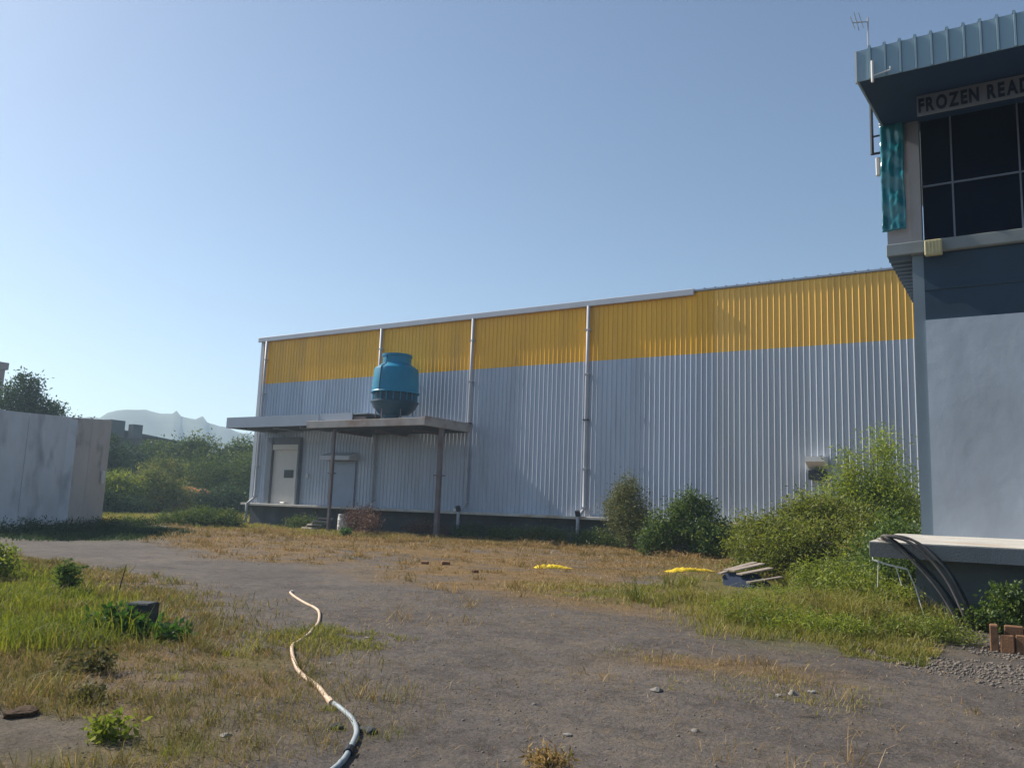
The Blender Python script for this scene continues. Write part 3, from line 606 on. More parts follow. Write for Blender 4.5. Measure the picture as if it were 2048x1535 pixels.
# hoses over the platform edge
hb = thing('hose_bundle', 'bundle of dusty black hoses drooping from the loading platform to the ground', 'hose', (-1.3, 14.7, 0))
def bez(p, n=22):
    p = [Vector(q) for q in p]; out = []
    for i in range(n + 1):
        t = i / n; q = p[:]
        while len(q) > 1: q = [a.lerp(c, t) for a, c in zip(q[:-1], q[1:])]
        out.append(q[0])
    return out
rr = random.Random(8)
LO = [(-2.24, 1.37), (-2.04, 1.21), (-1.76, 0.92), (-1.50, 0.60), (-1.29, 0.22), (-1.20, -0.03)]
HI = [(-2.24, 1.38), (-1.92, 1.33), (-1.63, 1.12), (-1.37, 0.78), (-1.19, 0.36), (-1.12, 0.12), (-1.08, -0.03)]
def hose_pts(base, dx, dz, dy):
    P_ = [Vector((-2.42 + dx, 15.6 + dy, 1.32)), Vector((-2.34 + dx, 15.15 + dy, 1.33))] + [Vector((x + dx * (0.4 + 0.6 * i / 5), 14.76 + dy * 0.4 - 0.03 * i / 5, z + dz * math.sin(math.pi * i / (len(base) - 1)))) for i, (x, z) in enumerate(base)]
    out = []
    for i in range(len(P_) - 1):
        p0, p1, p2, p3 = P_[max(i - 1, 0)], P_[i], P_[i + 1], P_[min(i + 2, len(P_) - 1)]
        for k in range(6):
            t = k / 6; out.append(0.5 * ((2 * p1) + (p2 - p0) * t + (2 * p0 - 5 * p1 + 4 * p2 - p3) * t * t + (3 * p1 - p0 - 3 * p2 + p3) * t ** 3))
    return out + [P_[-1]]
for base, dx, dz, dy, m, r in ((LO, 0.0, 0.0, 0.0, 'dustyhose', 0.021), (LO, 0.07, 0.05, 0.08, 'black', 0.018), (HI, 0.0, -0.03, 0.0, 'dustyhose', 0.025), (HI, 0.05, 0.05, 0.06, 'dustyhose', 0.022), (HI, 0.12, 0.02, 0.12, 'black', 0.019), (LO, 0.13, -0.02, 0.14, 'black', 0.017)):
    MB().tube(hose_pts(base, dx, dz, dy), r, 8).obj('hose', M[m], hb, True)
# rubble on the platform corner
rr = random.Random(2)
def rock(name, loc, r, m, sd, flat=0.65, parent=None):
    g = np.random.default_rng(sd); import bmesh
    bm = bmesh.new(); bmesh.ops.create_icosphere(bm, subdivisions=2, radius=1.0)
    ax = g.uniform(0.75, 1.25, 3) * np.array([1, 1, flat]); ph = g.uniform(0, 6, 6)
    for v in bm.verts:
        c = v.co; k = 1 + 0.16 * math.sin(3 * c.x + ph[0]) + 0.14 * math.sin(4 * c.y + ph[1]) + 0.12 * math.sin(5 * c.z + ph[2]) + 0.06 * math.sin(9 * c.x + ph[3])
        v.co = Vector((c.x * k * ax[0] * r, c.y * k * ax[1] * r, max(c.z * k * ax[2] * r, -0.25 * r)))
    me = bpy.data.meshes.new(name); bm.to_mesh(me); bm.free(); me.materials.append(m)
    return link(name, me, parent, loc)
tag(rock('rubble_lump', (-2.30, 15.15, 1.30), 0.09, M['stone'], 51), 'rubble lump beside the hoses on the platform corner', 'rubble')
tag(rock('rubble_lump', (-2.40, 15.5, 1.30), 0.07, M['ledge'], 52), 'smaller pale rubble lump behind the hoses on the platform corner', 'rubble')
# loose pipe frame hanging under the platform corner
pf = thing('broken_pipe_frame', 'bent white pipe frame hanging below the left platform corner', 'pipe frame', (-2.3, 14.95, 0.6))
for nm, pts, rd in (('rail', [(-2.47, 14.97, 0.98), (-2.2, 14.97, 0.91), (-1.95, 15.0, 0.86)], 0.016), ('leg', [(-1.95, 15.0, 0.86), (-1.85, 15.0, 0.6), (-1.72, 15.0, 0.12)], 0.009), ('leg', [(-2.38, 14.97, 0.95), (-2.40, 14.97, 0.55)], 0.007), ('leg', [(-2.12, 14.98, 0.89), (-2.04, 14.98, 0.60)], 0.008)):
    MB().tube(pts, rd, 6).obj(nm, M['white'], pf)
s = MB(); s.tube([(-2.46, 14.97, 0.98), (-2.46, 14.97, 1.07)], 0.01, 5); s.obj('hook', M['white'], pf)

piv = Vector((-2.5, 17.0, 0)); RZ = Matrix.Rotation(rad(0.3), 4, 'Z')
for o in (fb, sg, ts, fl, an, hb, pf):
    o.location = piv + RZ @ (o.location - piv); o.rotation_euler.z = rad(0.3)

# rust brown blocks at the right edge
def block(loc, sz, rz, tilt, label):
    s = MB(); a, b_, c = sz; s.box(-a / 2, a / 2, -b_ / 2, b_ / 2, 0, c, 0.012)
    o = s.obj('clay_block', M['brick']); o.location = loc; o.rotation_euler = (tilt, 0, rz)
    return tag(o, label, 'block', 'rust brown blocks by the platform')
z0 = gh(-0.6, 12.8) - 0.01
block((-0.66, 12.86, z0), (0.10, 0.20, 0.34), 0.05, 0.0, 'tallest upright rust brown block at the left end of the stack')
ws = ['first', 'second', 'third', 'fourth']
for k in range(4): block((-0.51 + k * 0.172, 12.80 + 0.01 * (k % 2), z0), (0.16, 0.10, 0.23 + 0.01 * (k % 2)), 0.03 * (k - 1), -0.05, ws[k] + ' rust brown block from the left in the front leaning row')
for k in range(3): block((-0.44 + k * 0.23, 13.02, z0), (0.22, 0.12, 0.33), 0.02, 0.0, ws[k] + ' rust brown block from the left in the taller back row')

# ------------------------------------------------------------------ left walls and far buildings
cw = thing('compound_wall', 'tall stained concrete compound wall at the left edge with a cast shadow', 'wall', (-35, 19.5, 0))
def wallseg(p, q, h0, h1, th, m, name):
    p, q = Vector((*p, 0)), Vector((*q, 0)); t = (q - p).normalized(); nn = Vector((t.y, -t.x, 0))
    if nn.dot(-p) < 0: nn = -nn
    a = nn * 0; bk = -nn * th; s = MB(); up = lambda v, h: v + Vector((0, 0, h)); dn = Vector((0, 0, -0.3))
    vv = [p + dn, q + dn, q + bk + dn, p + bk + dn, up(p, h0), up(q, h1), up(q + bk, h1), up(p + bk, h0)]
    s.add(vv, [(3, 2, 1, 0), (4, 5, 6, 7), (0, 1, 5, 4), (1, 2, 6, 5), (2, 3, 7, 6), (3, 0, 4, 7)]); return s.obj(name, m, cw)
for (p, q, h0, h1, m) in (((-32.6, 15.2), (-33.58, 17.36), 4.5, 4.6, 'stain'), ((-33.6, 17.4), (-34.6, 19.6), 4.6, 4.72, 'stain'), ((-34.75, 19.68), (-36.7, 21.81), 4.72, 4.93, 'stain2'), ((-36.73, 21.85), (-38.7, 24.0), 4.94, 5.15, 'stain2')):
    wallseg(p, q, h0, h1, 0.3, M[m], 'wall_panel')
s = MB(); s.box(-34.95, -34.55, 19.5, 19.9, -0.2, 4.62); s.obj('post', M['stain'], cw)
wb = MB().box(-0.16, 0.16, -0.05, 0.05, -0.3, 0.3, 0.015).obj('meter_box', M['white']); wb.location = (-38.05, 23.42, 2.35); wb.rotation_euler = (0, 0, math.atan2(4.32, -3.95))
tag(wb, 'small white box fixed near the end of the concrete wall', 'box')

bt = thing('far_tower_block', 'pinkish tower block cut off by the left edge of the view', 'building', (-101, 43, 0))
s = MB(); s.box(-106, -99.2, 38, 48, -0.3, 15.0); s.obj('wall', M['pinkwall'], bt)
s = MB(); s.box(-106.3, -98.9, 37.7, 48.2, 15.0, 15.8); s.obj('parapet', M['pinkwall'], bt)
for z in (3.0, 6.2, 9.4, 12.4):
    s = MB(); s.box(-99.3, -99.05, 45.0, 46.6, z, z + 1.5); s.obj('window', M['winglass'], bt)
s = MB(); s.lathe([(0, 15.8), (0.9, 15.8), (0.9, 17.0), (0, 17.3)], 14, (-101, 46.6, 0)); s.obj('roof_tank', M['darkmetal'], bt)
sh = thing('far_shed', 'dark shed roof with two rooftop vents showing above the far trees', 'building', (-112, 74, 0))
s = MB(); s.prism([(-116, 66, -0.3), (-116, 66, 11.0), (-105, 78.5, 8.6), (-105, 78.5, -0.3)], (-8, -4, 0)); s.obj('wall', M['shedroof'], sh)
s = MB(); s.prism([(-112.3, 66.0, 10.95), (-105.0, 77.0, 9.05), (-105.0, 77.0, 9.25), (-112.3, 66.0, 11.2)], (-6, -4, 0)); s.obj('roof', M['shedroof'], sh)
s = MB(); s.box(-111.3, -109.3, 67.6, 69.8, 9.5, 11.75); s.obj('roof_vent', M['shedroof'], sh)
s = MB(); s.box(-109.4, -108.3, 70.4, 71.9, 9.3, 11.35); s.obj('roof_vent', M['shedroof'], sh)
# soil bank
rg = np.random.default_rng(33)
nx_, ny_ = 40, 12
SV = []
for j in range(ny_):
    for i in range(nx_):
        a = i / (nx_ - 1); c = j / (ny_ - 1)
        e = math.sin(math.pi * min(1, max(0, a))) ** 0.6 * math.sin(math.pi * c) ** 0.8
        SV.append((-66 + 6.5 * a + 2.5 * c, 43.5 + 7.5 * a - 2.0 * c, -0.1 + 2.35 * e * (0.8 + 0.35 * rg.random())))
ii = (np.arange(ny_ - 1)[:, None] * nx_ + np.arange(nx_ - 1)[None, :]).ravel()
o = link('soil_bank', np_mesh('soil_bank', np.array(SV), np.stack([ii, ii + 1, ii + nx_ + 1, ii + nx_], 1), M['laterite']))
struct(o)

# ------------------------------------------------------------------ vegetation
def foliage_np(blobs, nclump, per, llen, lwid, rg, clr=0.18, droop=0.2, shell=0.45):
    bl = np.array([(*c, *r) for c, r in blobs], float); vol = np.prod(bl[:, 3:], 1) ** 0.75; pr = vol / vol.sum()
    bi = rg.choice(len(bl), nclump, p=pr)
    dirs = rg.normal(size=(nclump, 3)); dirs /= np.linalg.norm(dirs, axis=1)[:, None]
    rr_ = rg.random(nclump) ** shell * rg.uniform(0.82, 1.12, nclump)
    ctr = bl[bi, :3] + dirs * rr_[:, None] * bl[bi, 3:]
    ctr[:, 2] = np.maximum(ctr[:, 2], 0.04)
    N = nclump * per; cc = np.repeat(ctr, per, 0); sc = np.repeat(rg.uniform(0.5, 1.3, nclump), per)
    p = cc + rg.normal(size=(N, 3)) * (clr * sc)[:, None] * np.array([1, 1, 0.75]); p[:, 2] = np.maximum(p[:, 2], 0.02)
    t = rg.normal(size=(N, 3)) + (p - cc) / clr * 0.5; t[:, 2] -= droop; t /= np.linalg.norm(t, axis=1)[:, None]
    q = rg.normal(size=(N, 3)); q[:, 2] *= 0.5; sd = np.cross(t, q); sd /= np.linalg.norm(sd, axis=1)[:, None] + 1e-9
    szv = (np.repeat(rg.uniform(0.65, 1.35, nclump), per) * rg.uniform(0.5, 1.5, N))[:, None]; L_ = llen * szv; W_ = lwid * (0.4 + 0.6 * szv)
    Vv = np.stack([p, p + t * L_ * 0.45 + sd * W_ * 0.5, p + t * L_, p + t * L_ * 0.45 - sd * W_ * 0.5], 1).reshape(-1, 3)
    Ff = np.arange(N * 4).reshape(-1, 4)
    cv = np.repeat(np.clip(rg.normal(0.5, 0.2, nclump), 0, 1), per); rn = np.clip(cv + rg.normal(0, 0.16, N), 0, 1)
    return Vv, Ff, np.repeat(rn, 4), ctr
def plant(name, label, cat, root, blobs, nclump, per, llen, lwid, lm, seed, clr=0.18, nst=14, r0_=0.04, trunk=None, group=None, crown='crown', stemname='stem', droop=0.2, shell=0.45):
    rg = np.random.default_rng(seed); t = thing(name, label, cat, (root[0], root[1], gh(root[0], root[1])), group)
    Vv, Ff, rn, ctr = foliage_np(blobs, nclump, per, llen, lwid, rg, clr, droop, shell)
    link(crown, np_mesh(crown, Vv, Ff, lm, rn), t)
    base = Vector((root[0], root[1], gh(root[0], root[1]) - 0.05)); s = MB()
    top = base
    if trunk:
        tip = Vector(trunk[0]); pts = [base, base.lerp(tip, 0.5) + Vector((rg.normal(0, .05), rg.normal(0, .05), 0)) * (tip - base).length * 0.4, tip]
        s.tube(pts, [trunk[1], trunk[1] * 0.8, trunk[1] * 0.6], 8); s.obj('trunk', M['bark'], t, True); s = MB(); top = tip
    for k in rg.choice(len(ctr), min(nst, len(ctr)), replace=False):
        e = top.lerp(Vector(ctr[k]), rg.uniform(0.9, 1.18)); mid_ = top.lerp(e, 0.5) + Vector(rg.normal(0, 0.06, 3)) * (e - top).length; mid_.z += 0.1 * (e - top).length
        q = top if trunk else base + Vector((rg.normal(0, .08), rg.normal(0, .08), 0)) * min(1, (e - base).length)
        s.tube([q, mid_, e], [r0_, r0_ * 0.65, r0_ * 0.25], 5, False)
    s.obj('branches' if trunk else stemname, M['bark'], t); return t

# scrub in front of the warehouse, left to right
plant('shrub', 'feathery olive shrub standing against the warehouse wall', 'shrub', (-15.3, 33.8), [((-15.4, 33.8, 1.6), (0.95, 0.8, 1.3)), ((-15.5, 33.9, 2.55), (0.55, 0.5, 0.8)), ((-14.7, 33.6, 0.9), (0.8, 0.8, 0.8)), ((-16.1, 33.8, 1.8), (0.6, 0.5, 0.7)), ((-15.2, 33.6, 1.2), (1.1, 0.8, 0.9))], 900, 22, 0.085, 0.035, L['olive'], 101, 0.17, 30, 0.03)
plant('shrub', 'dense dark green bush between the olive shrub and the scrub thicket', 'shrub', (-11.2, 30.6), [((-11.0, 30.6, 0.95), (1.0, 0.9, 0.85)), ((-11.7, 30.6, 1.75), (0.6, 0.55, 0.5)), ((-10.3, 30.5, 0.75), (0.75, 0.8, 0.65)), ((-12.3, 30.4, 0.95), (0.75, 0.6, 0.75)), ((-10.9, 30.7, 1.95), (0.35, 0.35, 0.4)), ((-12.9, 30.4, 0.55), (0.6, 0.5, 0.5)), ((-11.4, 30.5, 2.2), (0.3, 0.3, 0.35))], 860, 24, 0.10, 0.05, L['dense'], 102, 0.15, 26, 0.04)
plant('shrub', 'low wide olive green thicket beside the broken planks', 'shrub', (-5.6, 22.3), [((-6.0, 22.0, 0.7), (1.25, 1.0, 0.7)), ((-5.2, 22.3, 1.0), (1.2, 0.9, 0.85)), ((-4.3, 22.6, 0.9), (1.1, 0.8, 0.8)), ((-6.5, 22.5, 1.2), (0.7, 0.6, 0.5)), ((-5.6, 23.2, 1.5), (0.9, 0.6, 0.55)), ((-3.6, 21.4, 0.7), (0.9, 0.8, 0.6)), ((-4.5, 23.2, 1.6), (0.9, 0.6, 0.6)), ((-5.2, 23.0, 1.9), (0.6, 0.5, 0.45))], 2100, 24, 0.085, 0.030, L['feather2'], 103, 0.17, 60, 0.025)
plant('shrub', 'tall feathery bright green shrub rising beside the factory corner', 'shrub', (-4.0, 24.9), [((-4.1, 24.8, 1.6), (1.3, 0.9, 1.0)), ((-3.7, 24.8, 2.5), (0.95, 0.7, 0.75)), ((-3.72, 24.8, 3.45), (0.42, 0.4, 0.75)), ((-4.6, 24.7, 2.5), (0.85, 0.5, 0.75)), ((-4.55, 24.7, 3.25), (0.35, 0.3, 0.5)), ((-3.2, 24.7, 1.8), (0.65, 0.6, 0.9)), ((-5.3, 24.6, 1.5), (1.0, 0.7, 0.9)), ((-5.9, 24.6, 1.0), (0.9, 0.7, 0.7))], 1700, 22, 0.085, 0.028, L['feather'], 104, 0.19, 80, 0.03, shell=0.6)
plant('shrub', 'dark green leafy bush tucked behind the platform corner', 'shrub', (-2.95, 20.5), [((-2.9, 20.5, 1.0), (0.6, 0.7, 0.75)), ((-3.2, 20.2, 0.6), (0.6, 0.6, 0.55)), ((-2.75, 19.0, 0.65), (0.5, 0.8, 0.5))], 500, 22, 0.075, 0.04, L['dense'], 105, 0.13, 22, 0.025)
plant('shrub', 'yellowish weed mound under the bent white pipe frame', 'shrub', (-2.9, 16.4), [((-2.9, 16.4, 0.35), (0.8, 0.9, 0.38)), ((-2.2, 15.6, 0.28), (0.5, 0.5, 0.3)), ((-3.6, 17.2, 0.45), (0.7, 0.8, 0.45))], 620, 22, 0.065, 0.025, L['bright'], 106, 0.11, 20, 0.012)
for k, (x, y, lb, lm) in enumerate(((-3.45, 12.6, 'green weed clump at the left edge of the right grass', 'bright'), (-2.75, 12.1, 'green weed clump beside the largest pale stone', 'feather'), (-1.55, 12.9, 'small fresh weed clump at the edge of the stone chippings', 'bright'), (-4.4, 16.0, 'yellow green weed clump in the middle of the right grass', 'feather'), (-3.3, 14.4, 'tall yellow green weed clump below the platform corner', 'thicket'), (-2.3, 13.6, 'pale olive weed clump in front of the hose foot', 'thicket'), (-4.0, 13.5, 'wide yellow green weed mound nearest the open gravel', 'feather'), (-3.7, 17.6, 'bright weed mound right of the broken planks', 'bright'))):
    plant('weed', lb, 'weed', (x, y), [((x, y, 0.18), (0.5, 0.42, 0.22)), ((x + 0.35, y + 0.2, 0.15), (0.38, 0.36, 0.18)), ((x - 0.4, y + 0.1, 0.12), (0.38, 0.3, 0.15))], 300, 14, 0.055, 0.012, L[lm], 130 + k, 0.07, 16, 0.006)
plant('shrub', 'small grey green bush behind the rust brown blocks', 'shrub', (-0.55, 14.7), [((-0.55, 14.7, 0.42), (0.36, 0.32, 0.36)), ((-0.15, 14.75, 0.35), (0.45, 0.32, 0.32)), ((-0.95, 14.8, 0.2), (0.28, 0.25, 0.2)), ((0.5, 14.8, 0.4), (0.5, 0.35, 0.35))], 420, 20, 0.055, 0.03, L['dense'], 107, 0.07, 20, 0.01)
plant('shrub', 'reddish dry weed bush at the foot of the tower platform', 'shrub', (-29.7, 32.0), [((-29.6, 32.0, 0.7), (0.9, 0.6, 0.75)), ((-28.2, 31.4, 0.5), (0.7, 0.5, 0.5)), ((-29.9, 33.2, 0.9), (0.9, 0.5, 0.6))], 300, 18, 0.10, 0.03, L['dryred'], 108, 0.16, 40, 0.015)
plant('shrub', 'small green weed in front of the reddish dry bush', 'shrub', (-27.3, 28.9), [((-27.3, 28.9, 0.22), (0.2, 0.2, 0.22))], 50, 14, 0.10, 0.04, L['weed'], 109, 0.07, 8, 0.01)
plant('shrub', 'low dark weeds along the shaded warehouse plinth', 'shrub', (-22.0, 34.6), [((-22.0, 34.6, 0.3), (1.6, 0.5, 0.35)), ((-19.8, 34.6, 0.35), (0.9, 0.4, 0.45)), ((-24.3, 34.6, 0.25), (0.8, 0.4, 0.3))], 260, 18, 0.10, 0.04, L['dense'], 110, 0.15, 20, 0.012)
plant('shrub', 'low dark green bush left of the warehouse dock', 'shrub', (-38.2, 29.8), [((-38.9, 29.6, 0.5), (1.3, 0.9, 0.55)), ((-37.2, 30.1, 0.45), (1.2, 0.8, 0.5)), ((-40.2, 29.0, 0.3), (0.9, 0.7, 0.35))], 520, 20, 0.12, 0.05, L['far'], 111, 0.17, 22, 0.02)
for k, (x, lb, lm) in enumerate(((-35.9, 'dark weeds at the plinth between the dock door and the pallet', 'far'), (-27.2, 'brown weeds at the plinth under the tower platform', 'dryred'), (-24.2, 'dark green weeds at the plinth by the right platform post', 'fardark'), (-17.2, 'green weeds at the plinth beside the last downpipe', 'far'), (-20.3, 'olive weeds at the plinth between two downpipes', 'olive'))):
    plant('weed_patch', lb, 'weeds', (x, 34.6), [((x, 34.6, 0.35), (0.9, 0.4, 0.45)), ((x + 0.9, 34.7, 0.25), (0.7, 0.35, 0.35)), ((x - 0.9, 34.7, 0.3), (0.6, 0.35, 0.4))], 220, 16, 0.11, 0.035, L[lm], 150 + k, 0.15, 26, 0.012)
for k, (x, y, lb) in enumerate(((-31.2, 16.9, 'dark weeds at the foot of the stained wall section'), (-33.2, 20.5, 'dark weeds at the foot of the warm grey wall section'), (-37.2, 24.6, 'dark weeds at the far end of the concrete wall'))):
    plant('weed_patch', lb, 'weeds', (x, y), [((x - 0.4, y, 0.18), (0.5, 1.1, 0.25)), ((x - 1.0, y + 1.3, 0.16), (0.5, 0.9, 0.22)), ((x - 0.2, y - 1.2, 0.16), (0.5, 0.8, 0.2))], 200, 16, 0.11, 0.035, L['fardark'], 120 + k, 0.15, 14, 0.01)

# trees beyond
plant('tree', 'dark leafy tree rising behind the stained concrete wall', 'tree', (-66.5, 34.2), [((-67, 33.6, 8.0), (2.0, 2.0, 2.1)), ((-66.0, 34.8, 7.2), (2.2, 2.0, 1.8)), ((-66.8, 34.0, 9.6), (1.1, 1.1, 1.0)), ((-65.4, 35.9, 6.4), (1.5, 1.5, 1.3)), ((-67.5, 32.8, 6.0), (2.0, 2.0, 1.8))], 900, 20, 0.22, 0.10, L['fardark'], 201, 0.30, 22, 0.09, ((-66.5, 34.2, 4.8), 0.22), 'trees beyond the yard')
tr = [(-80, 41.5, 8.2, 2.6, 'low dark treetop showing just right of the tall tree'), (-77.2, 46.2, 8.8, 2.6, 'dark rounded treetop above the right end of the concrete wall'),
      (-82, 50.2, 6.3, 3.0, 'leftmost tree in the far green row below the shed roof'), (-81.5, 53.5, 7.0, 2.8, 'second tree in the far green row below the shed vents'), (-82.5, 56.8, 7.9, 2.8, 'third tree in the far green row under the roof slope'),
      (-81, 59.2, 8.4, 2.6, 'fourth tree in the far green row right of the shed'), (-79.5, 61.6, 8.8, 2.6, 'tallest tree in the far green row left of the canopy'), (-77, 63.6, 8.6, 2.6, 'sixth tree in the far green row beside the warehouse corner'), (-73.5, 64.0, 8.0, 2.6, 'rightmost tree in the far green row half hidden by the warehouse')]
for k, (x, y, h, w_, lb) in enumerate(tr):
    rg = np.random.default_rng(300 + k)
    bl = [((x + rg.normal(0, .3), y + rg.normal(0, .3), h * 0.55), (w_, w_, h * 0.38)), ((x + rg.normal(0, .8), y + rg.normal(0, .8), h * 0.78), (w_ * .62, w_ * .62, h * 0.2)), ((x + 1.3, y + 1.3, h * 0.5), (w_ * .7, w_ * .7, h * 0.3)), ((x - 1.3, y - 1.3, h * 0.48), (w_ * .7, w_ * .7, h * 0.3))]
    plant('tree', lb, 'tree', (x, y), bl, 620, 20, 0.30, 0.13, L['fardark'] if k < 4 else L['far'], 310 + k, 0.36, 16, 0.08, ((x, y, h * 0.4), 0.18), 'trees beyond the yard')
sb = [(-62.5, 39.6, 3.3, 2.2, 'leftmost yellow green shrub beside the concrete wall end', 'bright'), (-61.6, 42.4, 3.6, 2.2, 'yellow green shrub above the orange soil bank', 'bush'), (-66.5, 46.6, 5.2, 2.6, 'tall olive shrub behind the orange soil bank', 'bush'), (-66.2, 50.3, 5.9, 2.8, 'tall green shrub left of the warehouse corner', 'far'), (-64.2, 53.2, 6.0, 2.6, 'tall green shrub next to the warehouse corner', 'far'), (-59.2, 47.5, 2.6, 2.0, 'low dark shrub right of the orange soil bank', 'fardark'), (-60.8, 37.5, 1.6, 1.8, 'low dark shrub at the concrete wall end', 'fardark')]
for k, (x, y, h, w_, lb, lm) in enumerate(sb):
    bl = [((x, y, h * 0.5), (w_, w_, h * 0.5)), ((x + 1.2, y + 1.3, h * 0.42), (w_ * .7, w_ * .7, h * 0.42)), ((x - 1.2, y - 1.3, h * 0.42), (w_ * .7, w_ * .7, h * 0.42)), ((x, y, h * 0.8), (w_ * .5, w_ * .5, h * 0.22))]
    plant('shrub', lb, 'shrub', (x, y), bl, 480, 20, 0.22, 0.09, L[lm], 340 + k, 0.28, 18, 0.04, group='scrub beyond the yard')

# weeds on the left foreground
plant('sapling', 'small upright sapling standing in the left grass', 'sapling', (-12.65, 7.42), [((-12.66, 7.41, 0.38), (0.14, 0.14, 0.26)), ((-12.66, 7.41, 0.2), (0.1, 0.1, 0.12))], 70, 14, 0.06, 0.028, L['dense'], 401, 0.045, 8, 0.008)
plant('weed', 'glossy dark green weed growing over the dark block', 'weed', (-8.55, 5.75), [((-8.52, 5.74, 0.15), (0.20, 0.2, 0.16)), ((-8.15, 5.95, 0.10), (0.24, 0.18, 0.12)), ((-8.68, 5.66, 0.24), (0.12, 0.12, 0.13)), ((-8.9, 5.6, 0.12), (0.16, 0.16, 0.14))], 210, 10, 0.06, 0.042, L['weed'], 402, 0.045, 12, 0.006)
plant('weed', 'brown dark leafed weed in the left dry grass', 'weed', (-7.0, 4.44), [((-7.0, 4.44, 0.14), (0.16, 0.14, 0.15)), ((-7.2, 4.35, 0.09), (0.14, 0.12, 0.09))], 70, 10, 0.045, 0.022, L['weeddark'], 403, 0.04, 16, 0.006)
plant('weed', 'low dark weed clump below the brown leafed weed', 'weed', (-6.12, 3.84), [((-6.12, 3.84, 0.09), (0.17, 0.13, 0.10))], 50, 10, 0.04, 0.02, L['weeddark'], 404, 0.035, 10, 0.005)
plant('weed', 'lowest bright green weed near the bottom left corner', 'weed', (-5.15, 3.42), [((-5.15, 3.42, 0.09), (0.12, 0.12, 0.09))], 44, 10, 0.05, 0.022, L['bright'], 405, 0.035, 8, 0.004)
plant('weed', 'straw coloured tuft of weed in the bottom centre gravel', 'weed', (-2.75, 4.85), [((-2.75, 4.85, 0.04), (0.17, 0.13, 0.05))], 60, 10, 0.045, 0.012, L['g_dry'], 406, 0.03, 10, 0.003)
plant('weed', 'tall pale green weed at the left edge of the view', 'weed', (-15.4, 7.7), [((-15.4, 7.75, 0.42), (0.3, 0.3, 0.32)), ((-15.1, 7.6, 0.25), (0.3, 0.3, 0.24))], 130, 14, 0.07, 0.03, L['bright'], 407, 0.06, 14, 0.006)
bo = MB().box(-0.13, 0.13, -0.13, 0.13, 0, 0.34, 0.015).obj('concrete_block', M['block']); bo.location = (-8.72, 6.02, gh(-8.72, 6.02) - 0.01); bo.rotation_euler = (0, 0, 0.5)
tag(bo, 'dark square block half hidden by a green weed', 'block')
tag(MB().tube([(-11.95, 7.79, -0.02), (-11.9, 7.8, 0.25), (-11.83, 7.81, 0.54)], [0.012, 0.010, 0.006], 6).obj('stick', M['stick']), 'thin dark stick standing up from the left dry grass', 'stick')

# grass as uncountable stuff
def grass(name, label, lm, polys, n, hmin, hmax, wid, seed, excl=(), thin=0.4, nsc=0.7, lean=0.45, tuft=0, tr_=0.05, jit=0.6):
    rg = np.random.default_rng(seed); P = []
    for poly, cnt in polys:
        a = np.array(poly); lo, hi = a.min(0), a.max(0); got = 0; tries = 0
        while got < cnt and tries < 60:
            tries += 1; k = cnt * 2
            x = rg.uniform(lo[0], hi[0], k); y = rg.uniform(lo[1], hi[1], k)
            keep = inpoly(x + rg.normal(0, jit, k), y + rg.normal(0, jit, k), poly) & (fbm(x, y, nsc, seed + 5) * 0.6 + vnoise(x, y, 0.16, seed + 6) * 0.4 > thin)
            for e in excl: keep &= ~inpoly(x, y, e)
            q = np.stack([x, y], 1)[keep][:cnt - got]; got += len(q); P.append(q)
    p = np.concatenate(P)
    if tuft:
        p = np.repeat(p, tuft, 0); p = p + rg.normal(0, tr_, p.shape) * np.repeat(rg.uniform(0.5, 1.6, len(p) // tuft), tuft)[:, None]
    N = len(p); z = gz(p[:, 0], p[:, 1])
    hm = np.clip(0.1 + 1.8 * fbm(p[:, 0], p[:, 1], nsc * 1.3, seed + 9) ** 1.3, 0.15, 1.7)
    if tuft: hm = hm * np.repeat(rg.uniform(0.55, 1.5, N // tuft), tuft)
    h = rg.uniform(hmin, hmax, N) * hm; az = rg.uniform(0, 2 * np.pi, N); ln = np.abs(rg.normal(lean, 0.3, N))
    dx, dy = np.cos(az), np.sin(az); dist = np.hypot(p[:, 0], p[:, 1]); w_ = wid * np.clip(dist / 9, 0.7, 3.0) * rg.uniform(0.6, 1.3, N)
    b_ = rg.uniform(0, 2 * np.pi, N); sx, sy = np.cos(b_) * w_ / 2, np.sin(b_) * w_ / 2
    v0 = np.stack([p[:, 0] - sx, p[:, 1] - sy, z - 0.01], 1); v1 = np.stack([p[:, 0] + sx, p[:, 1] + sy, z - 0.01], 1)
    m0 = np.stack([p[:, 0] + dx * h * ln * 0.4, p[:, 1] + dy * h * ln * 0.4, z + h * 0.6], 1)
    off = np.stack([sx * 0.8, sy * 0.8, np.zeros(N)], 1)
    tip = np.stack([p[:, 0] + dx * h * ln * 1.1, p[:, 1] + dy * h * ln * 1.1, z + h * (1 - 0.25 * np.minimum(ln, 1.5))], 1)
    Vv = np.stack([v0, v1, m0 + off, m0 - off, tip - off * 0.2, tip + off * 0.2], 1).reshape(-1, 3)
    ba = np.arange(N)[:, None] * 6
    Ff = np.concatenate([ba + np.array([0, 1, 2, 3]), ba + np.array([3, 2, 5, 4])])
    rn = np.clip(0.5 + 0.9 * (fbm(p[:, 0], p[:, 1], 1.2, seed + 11) - 0.5) + rg.normal(0, 0.22, N), 0, 1)
    o = link(name, np_mesh(name, Vv, Ff, lm, np.repeat(rn, 6))); o['label'] = label; o['category'] = 'grass'; return struct(o, 'stuff')
yard0 = [(-4.5, 4.2), (-11, 10.5), (-9, 12.5), (-5, 12), (-2, 10.5), (0.2, 8), (-1, 5)]
PALX = [(-7.2, 19.9), (-6.3, 16.6), (-4.3, 16.2), (-4.7, 19.2), (-5.9, 20.6)]
BACK = [(-36, 27.5), (-26, 26), (-18, 28), (-10, 27), (-6, 24), (-6, 33), (-20, 35), (-36, 34)]
